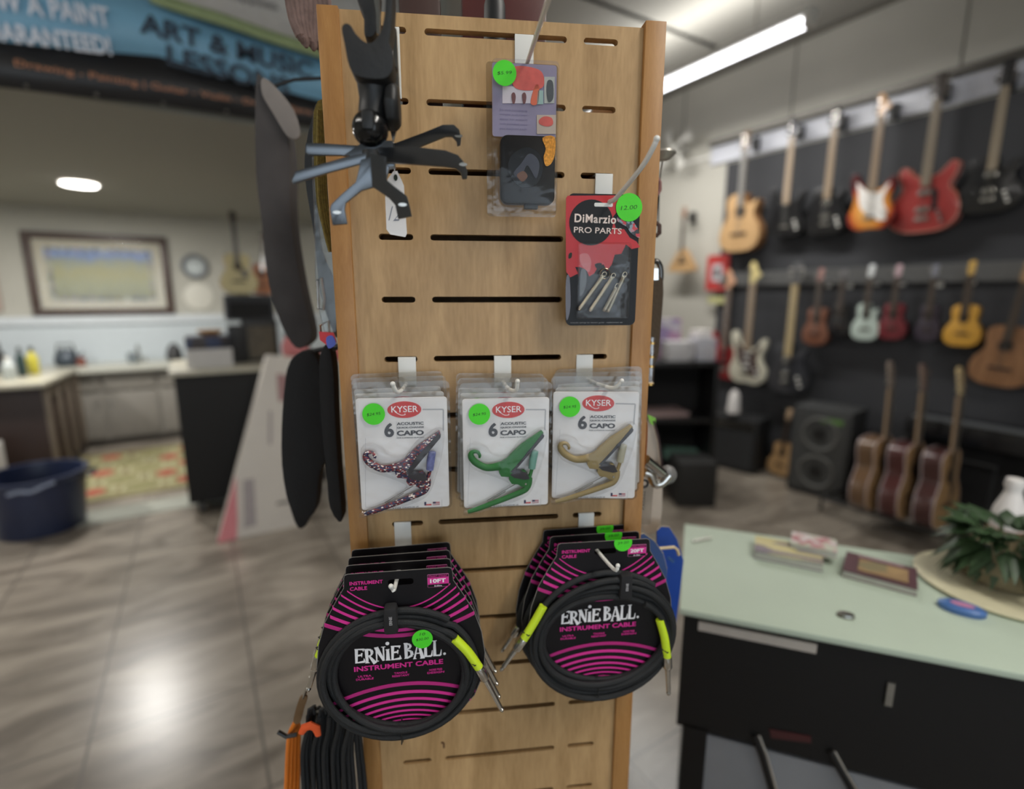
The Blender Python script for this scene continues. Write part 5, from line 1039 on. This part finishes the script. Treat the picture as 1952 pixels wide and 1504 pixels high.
# three acoustics in a floor rack
fr_ = thing('guitar_rack', 'low black floor rack holding three acoustic guitars', 'guitar rack', T(4.18, 1.52, 0))
rk = MB()
for x in (-.17, .17): rk.tube([(x, -.42, .02), (x, -.42, .12), (x, .45, .12), (x, .45, .02)], .014)
rk.build('base_tube', BLK, fr_); MB().tube([(.17, -.42, .12), (.19, -.42, .55), (.19, .45, .55), (.17, .45, .12)], .012).build('back_bar', BLK, fr_)
MB().tube([(-.17, -.42, .12), (.17, -.42, .12)], .014).tube([(-.17, .45, .12), (.17, .45, .12)], .014).build('cross_bar', BLK, fr_)
for i, (px, ptop, pb, lb, cb) in enumerate(((1655, 700, 965, 'acoustic guitar with brown sides at the back of the floor rack', (104, 78, 54)), (1735, 690, 975, 'acoustic guitar with dark red sides in the middle of the floor rack', (74, 34, 32)), (1800, 685, 985, 'acoustic guitar with plum sides and white bindings at the front of the floor rack', (66, 36, 34)))):
    q = atz(px, pb, .13)
    q.x = (4.06, 4.08, 4.10)[i]; q.y = (1.66, 1.48, 1.29)[i]
    guitar('acoustic_guitar', lb, 'acoustic', T(q.x, q.y, .145) @ RZ(math.radians(1)) @ RX(math.radians(-2)), 1.06, cb, ctop=NAT, cneck=(150, 128, 104), chead=((140, 126, 116), (120, 100, 92), (196, 174, 130))[i], binding=(176, 160, 160), guard=(70, 50, 40), neckw=.9)
# bass cabinet
ac = thing('speaker_cabinet', 'tall grey speaker cabinet with two cones against the charcoal board', 'speaker', T(4.45, 2.2, 0) @ RZ(math.radians(-82)))
MB().box((0, 0, .38), (.44, .34, .74)).build('cabinet', mat('grey_tolex', (58, 59, 60), .7, bump=.3, scale=300), ac, bev=.012)
MB().box((0, -.173, .38), (.38, .006, .66)).build('grille', mat('grey_grille', (66, 67, 67), .6, bump=.5, scale=400), ac)
for z in (.22, .54):
    cn = MB().tube([(.13*math.cos(2*PI*k/28), -.178, z+.13*math.sin(2*PI*k/28)) for k in range(28)], .012, 8, closed=True).build('speaker_cone', mat('cone_ring', (98, 98, 96), .5), ac); MB().prism(ell(0, z, .05, .05, 20), -.184, -.176).build('dust_cap', BLK, cn)
MB().box((.08, -.178, .66), (.16, .006, .035)).build('badge', mat('green_badge', (92, 132, 62), .5), ac)
# long black keyboard case / bench right of the cabinet
ks = thing('digital_piano', 'long black digital piano standing behind the three floor guitars', 'piano', T(4.545, .95, 0) @ RZ(-PI/2))
MB().box((0, 0, .72), (1.4, .28, .14)).build('keyboard_case', mat('piano_black', (26, 27, 30), .25), ks, bev=.012)
MB().box((0, .12, .4), (1.3, .03, .5)).build('modesty_panel', BLKM, ks)
for s in (-1, 1): MB().box((s*.68, 0, .36), (.04, .27, .6)).build('side_panel', BLK, ks, bev=.004)
MB().box((0, -.12, .8), (1.3, .1, .012)).build('silver_strip', mat('silver_strip', (120, 124, 128), .3, .5), ks)
# black shelving by the left of the guitar wall
q = atz(1374, 690, 1.12); SMX = T(q.x, q.y, 0) @ RZ(-YW); SR = -YW
sh_ = thing('shelf_unit', 'black shelf unit with boxes on its top beside the display stand', 'shelf', SMX)
for z in (.25, .62, 1.1): MB().box((-.4, .2, z), (.8, .4, .04)).build('shelf', BLK, sh_, bev=.003)
for s in (-.8, -.015): MB().box((s, .2, .56), (.035, .4, 1.12)).build('side_panel', BLK, sh_, bev=.003)
MB().box((-.4, .39, .56), (.8, .015, 1.1)).build('back_panel', BLKM, sh_)
def shb(name, label, cat, x, y, z, d, m, rot=0): q = SMX @ Vector((x, y, z)); return gbox(name, label, cat, q, d, m, SR+rot)
shb('carton', 'white carton with grey print on top of the black shelf unit', 'box', -.32, .14, 1.121, (.22, .2, .16), blotch('white_print_a', [(196, 194, 196), (200, 198, 200), (150, 148, 150)], 9))
shb('carton', 'white carton with a blue patch at the right end of the shelf top', 'box', -.11, .16, 1.121, (.17, .2, .19), blotch('white_print_b', [(200, 198, 204), (196, 196, 204), (130, 130, 176)], 9), .1)
shb('carton', 'pink and lilac carton behind the white cartons on the shelf', 'box', -.36, .3, 1.121, (.2, .1, .34), blotch('lilac_print', [(170, 130, 160), (140, 120, 160), (186, 180, 190)], 12))
shb('carton', 'small white carton stacked on the printed cartons', 'box', -.12, .16, 1.312, (.12, .14, .06), CARDW, .3)
shb('booklet', 'pale pink sheet music fanned on the middle shelf', 'sheet music', -.42, .18, .641, (.40, .26, .035), mat('pinkish_paper', (176, 152, 150), .7), .15)
shb('booklet', 'mint green booklet on the lower shelf of the black unit', 'booklet', -.22, .18, .271, (.3, .24, .03), mat('mint_paper', (120, 160, 146), .7), -.2)
shb('carton', 'dark carton on the lowest shelf beside the mint booklet', 'box', -.6, .2, .271, (.3, .26, .22), BLKM)
shb('bin', 'black bin on the floor in front of the shelf unit', 'bin', -.25, -.2, 0, (.3, .3, .36), mat('bin_black', (38, 38, 38), .6))
rp = thing('framed_photo', 'small red-matted framed photo at the left end of the charcoal board', 'picture', T(4.68, atx(1368, 520, 4.68).y, atx(1368, 520, 4.68).z) @ RZ(-PI/2))
MB().box((0, 0, 0), (.26, .02, .36)).build('frame', mat('red_frame', (178, 58, 56), .5), rp); MB().box((0, -.012, .0), (.12, .006, .17)).build('photo', mat('photo_grey', (190, 186, 190), .5), rp); MB().box((0, -.016, 0), (.05, .004, .09)).build('photo_subject', BLK, rp)
tag(MB().box((0, 0, 0), (.2, .015, .07)).build('card', mat('pale_yellow_card', (180, 178, 126), .6), M=T(4.68, atx(1366, 572, 4.68).y, atx(1366, 572, 4.68).z) @ RZ(-PI/2)), 'pale yellow card below the red-matted photo', 'card')
# small amps below lower-row guitars
for (x, y, wd, dp, ht, lb) in ((4.42, 3.02, .5, .32, .52, 'black combo amplifier beneath the cream white guitar'), (4.3, 3.5, .36, .3, .45, 'small black practice amplifier next to the shelf unit')):
    a = thing('combo_amplifier', lb, 'amplifier', T(x, y, 0) @ RZ(math.radians(-78)))
    MB().box((0, 0, ht/2), (wd, dp, ht)).build('cabinet', mat('amp_black', (28, 29, 31), .6), a, bev=.015); MB().box((0, -dp/2-.003, ht*.42), (wd*.86, .006, ht*.66)).build('grille', mat('amp_grille', (44, 45, 47), .7, bump=.5, scale=300), a)
    MB().box((0, -dp/2-.003, ht*.87), (wd*.86, .006, ht*.12)).build('control_panel', STEEL, a); MB().tube([(-.1, 0, ht), (-.08, 0, ht+.03), (.08, 0, ht+.03), (.1, 0, ht)], .01).build('handle', BLK, a)
tag(MB().lathe([(.05, 0), (.06, .01), (.045, .18), (.02, .22), (.001, .22)]).build('white_cup', CARDW, M=T(4.3, 3.0, .555)), 'white paper cup on the black combo amplifier', 'cup')
wallx = guitar('small_guitar', 'small tan guitar leaning low beside the grey speaker cabinet', 'acoustic', T(4.5, 2.6, .02) @ RZ(-PI/2) @ RX(math.radians(-8)), .62, (150, 116, 76), ctop=NAT)
# guitars far left by the back counter
guitar('acoustic_guitar', 'pale acoustic guitar with black pickguard standing on the amplifier stack', 'acoustic', T(.33, 4.86, CT+.545) @ RX(math.radians(-6)), .66, (130, 84, 44), ctop=mat('pale_spruce', (206, 192, 142), .4), cneck=(50, 46, 44), chead=(40, 38, 38), fret=(44, 40, 40), guard=(34, 34, 36), wide=1.05)
guitar('acoustic_guitar', 'sunburst acoustic guitar behind the pale one near the back', 'acoustic', T(.5, 4.98, CT+.545) @ RX(math.radians(-6)) @ RY(math.radians(6)), .52, (120, 66, 36), ctop=mat('amber_top', (176, 108, 62), .4), cneck=(70, 56, 48))
# fan on the ceiling far behind
fn = thing('wall_fan', 'pale wall fan high on the wall behind the display stand', 'fan', T(4.6, 4.15, 3.2) @ RZ(-PI/2))
for k in range(4):
    a = PI/2*k+.5; MB().prism([(.03*math.cos(a+1.2), .03*math.sin(a+1.2)), (.24*math.cos(a-.25), .24*math.sin(a-.25)), (.24*math.cos(a+.25), .24*math.sin(a+.25))], -.04, -.03).build('blade', mat('fan_white', (190, 188, 182), .5), fn)
MB().cyl((0, .12, 0), (0, -.06, 0), .045).build('hub', mat('fan_white', (190, 188, 182), .5), fn)
# ================================================================== GLASS DISPLAY CASE
CA = math.radians(-50.9); CM = T(.85, .647, 0) @ RZ(CA)
dc = thing('display_case', 'long display case with mint glass top and black fascia', 'display case', CM)
BK2 = mat('case_black', (13, 12, 12), .5, spec=.3)
MB().box((.9, .2, .993), (1.86, .44, .014)).build('glass_top', mat('mint_glass', (180, 194, 178), .55, var=.04, scale=4, spec=.3), dc, bev=.003)
MB().box((.9, -.0, .845), (1.84, .02, .27)).build('fascia', BK2, dc)
MB().box((.9, .2, .71), (1.78, .4, .02)).build('shelf', BK2, dc)
MB().box((.9, .4, .5), (1.8, .02, .94)).build('back_panel', BK2, dc); MB().box((.9, .2, .04), (1.8, .4, .08)).build('plinth', BK2, dc)
for x in (.01, 1.79): MB().box((x, .2, .5), (.02, .4, .94)).build('end_panel', BK2, dc)
GP = mat('grey_door_panel', (120, 122, 126), .35, var=.15, scale=3)
MB().box((.9, -.0, .385), (1.76, .012, .63)).build('door_panel', GP, dc)
MB().box((.02, -.004, .39), (.05, .012, .66)).build('corner_post', BK2, dc)
CMI = CM.inverted(); co = CMI @ Vector((0, 0, H))
def cf(px, py, off=.012): d = CMI.to_3x3() @ Vector(ray(px, py)); t = (-off-co.y)/d.y; return co+d*t
for k, ps in enumerate(([(1446, 1400), (1462, 1440), (1480, 1504), (1494, 1560)], [(1590, 1430), (1612, 1470), (1632, 1504), (1650, 1560)])):
    MB().tube([cf(*p) for p in ps], .0035).build('chrome_rod', CHR, dc); MB().tube([cf(p[0]-9, p[1]) for p in ps], .007).build('dark_rod', BK2, dc)
MB().prism([(v.x, v.z) for v in (cf(1466, 1390), cf(1546, 1404), cf(1546, 1416), cf(1470, 1406))], -.013, -.011).build('red_reflection', mat('dark_red_reflection', (58, 14, 16), .5), dc)  # dim red reflection below the fascia, painted as a thin strip
MB().box((.12, -.012, .965), (.22, .006, .02)).build('price_strip', mat('price_strip', (170, 164, 156), .5), dc)
MB().box((.36, -.012, .90), (.012, .006, .05)).build('lock', STEEL, dc)
def cz(px, py): q = atz(px, py, 1.0); return q
def book(name, label, px, py, d, m, rot, z=0.0, pages=True):
    q = cz(px, py); b = thing(name, label, 'book' if name == 'book' else 'magazine', T(q.x, q.y, 1.0+z) @ RZ(rot))
    MB().box((0, 0, d[2]/2), (d[0]*.98, d[1]*.98, d[2]*.8)).build('pages', mat('page_grey', (176, 176, 166), .7), b)
    MB().box((0, 0, d[2]-.001), (d[0], d[1], .003)).box((0, 0, .0015), (d[0], d[1], .003)).build('cover', m, b); return b
book('magazine', 'yellow-striped magazine stack on the mint glass top', 1500, 1062, (.15, .09, .022), blotch('mag_yellow', [(196, 186, 140), (120, 108, 118), (190, 178, 120)], 14, stretch=(.3, 4, 1)), CA-.12)
book('magazine', 'pale pink printed magazine overlapping the yellow-striped stack', 1548, 1058, (.10, .075, .02), blotch('mag_pink', [(196, 170, 168), (206, 196, 196), (176, 120, 124), (190, 192, 176)], 60), CA-.18, .018)
b = book('book', 'maroon-bordered book with tan cover picture on the glass top', 1675, 1098, (.14, .11, .018), mat('maroon_cover', (88, 60, 66), .4), CA-.3)
MB().box((.006, -.008, .0205), (.095, .065, .002)).build('cover_picture', blotch('cover_tan', [(150, 124, 90), (160, 134, 96), (130, 120, 90)], 12), b)
MB().box((0, .04, .0205), (.09, .01, .002)).build('cover_title', mat('title_pink', (150, 120, 126), .5), b)
q = cz(1832, 1166); ov = thing('candy_tin', 'oval blue tin with a pink lid mark on the glass top', 'tin', T(q.x, q.y, 1.0) @ RZ(CA-.3))
MB().lathe([(.036, 0), (.04, .004), (.04, .012), (.034, .016), (.001, .016)], sy=.55).build('body', mat('tin_blue', (74, 110, 168), .35), ov); MB().lathe([(.02, .0155), (.02, .0175), (.001, .0175)], sy=.4).build('lid_mark', mat('tin_pink', (196, 130, 160), .4), ov)
q = cz(1612, 1176); tag(MB().lathe([(.015, 0), (.017, .003), (.015, .008), (.001, .009)], sy=.6).build('metal_clip', STEEL, M=T(q.x, q.y, 1.0) @ RZ(CA)), 'small metal clip near the front edge of the glass top', 'clip')
q = cz(1338, 1030); tag(MB().box((0, 0, .002), (.06, .008, .004)).build('pen', STEEL, M=T(q.x, q.y, 1.0) @ RZ(CA+.7)), 'thin pen at the far left corner of the glass top', 'pen')
# plant on round tray
q = atz(1905, 1118, 1.0); PX, PY = q.x, q.y
PC = T(PX, PY, 1.0)
tr = tag(MB().lathe([(.001, 0), (.15, 0), (.158, .008), (.15, .012), (.001, .01)], seg=40).build('round_tray', mat('cream_tray', (196, 190, 160), .5), M=PC), 'round cream tray beneath the potted plant', 'tray')
pp = thing('potted_plant', 'leafy green plant in a round woven pot on the cream tray', 'plant', T(PX, PY, 1.011))
MB().lathe([(.05, 0), (.078, .02), (.09, .05), (.082, .085), (.066, .1), (.06, .1), (.05, .06), (.001, .06)], seg=30).build('pot', mat('woven_pot', (122, 112, 88), .85, bump=.8, scale=80, var=.15), pp)
lf = MB(); rr = random.Random(5)
for i in range(170):
    a = rr.uniform(0, 2*PI); el = rr.uniform(-1.3, 1.1); r0 = .045; r1 = rr.uniform(.085, .13)
    c0 = Vector((math.cos(a)*r0, math.sin(a)*r0, .1)); c1 = Vector((math.cos(a)*r1, math.sin(a)*r1, .1+math.sin(el)*(.055 if el > 0 else .085))); dr = (c1-c0).normalized(); sd = dr.cross(Vector((0, 0, 1))).normalized()*rr.uniform(.012, .02); upv = Vector((0, 0, .006))
    md = (c0+c1)/2+Vector((0, 0, .012)); s0 = c0*.5+md*.5
    lf.add([md-dr*.02, md+sd+dr*.006, c1+dr*.012-upv, md-sd+dr*.006, md+dr*.012+upv], [(0, 1, 4), (1, 2, 4), (2, 3, 4), (3, 0, 4)])
lf.build('leaves', mat('leaf_dark_green', (48, 70, 42), .5, var=.35, scale=30), pp, sharp=60)
st = MB()
for i in range(30):
    a = rr.uniform(0, 2*PI); st.tube([(math.cos(a)*.03, math.sin(a)*.03, .06), (math.cos(a)*.06, math.sin(a)*.06, .12), (math.cos(a)*.1, math.sin(a)*.1, .11)], .0015, 5)
st.build('stems', mat('stem_green', (66, 80, 46), .6), pp)
q = atz(1920, 1000, 1.012); bt = thing('figurine', 'white bottle-shaped figurine behind the potted plant', 'figurine', T(q.x, q.y, 1.0))
MB().lathe([(.04, 0), (.042, .01), (.036, .06), (.022, .1), (.018, .115), (.023, .13), (.02, .148), (.001, .152)]).build('body', CARDW, bt); MB().lathe([(.046, 0), (.046, .006), (.001, .006)]).build('foot', mat('foot_brown', (130, 90, 60), .5), bt)
# pale storage bin beside the case
tag(MB().box((0, 0, .2), (.3, .42, .4)).build('storage_carton', mat('pale_carton', (176, 170, 156), .7, var=.06, scale=6), M=T(.98, 1.18, 0) @ RZ(CA), bev=.006), 'pale carton on the floor between the display stand and the case', 'box')
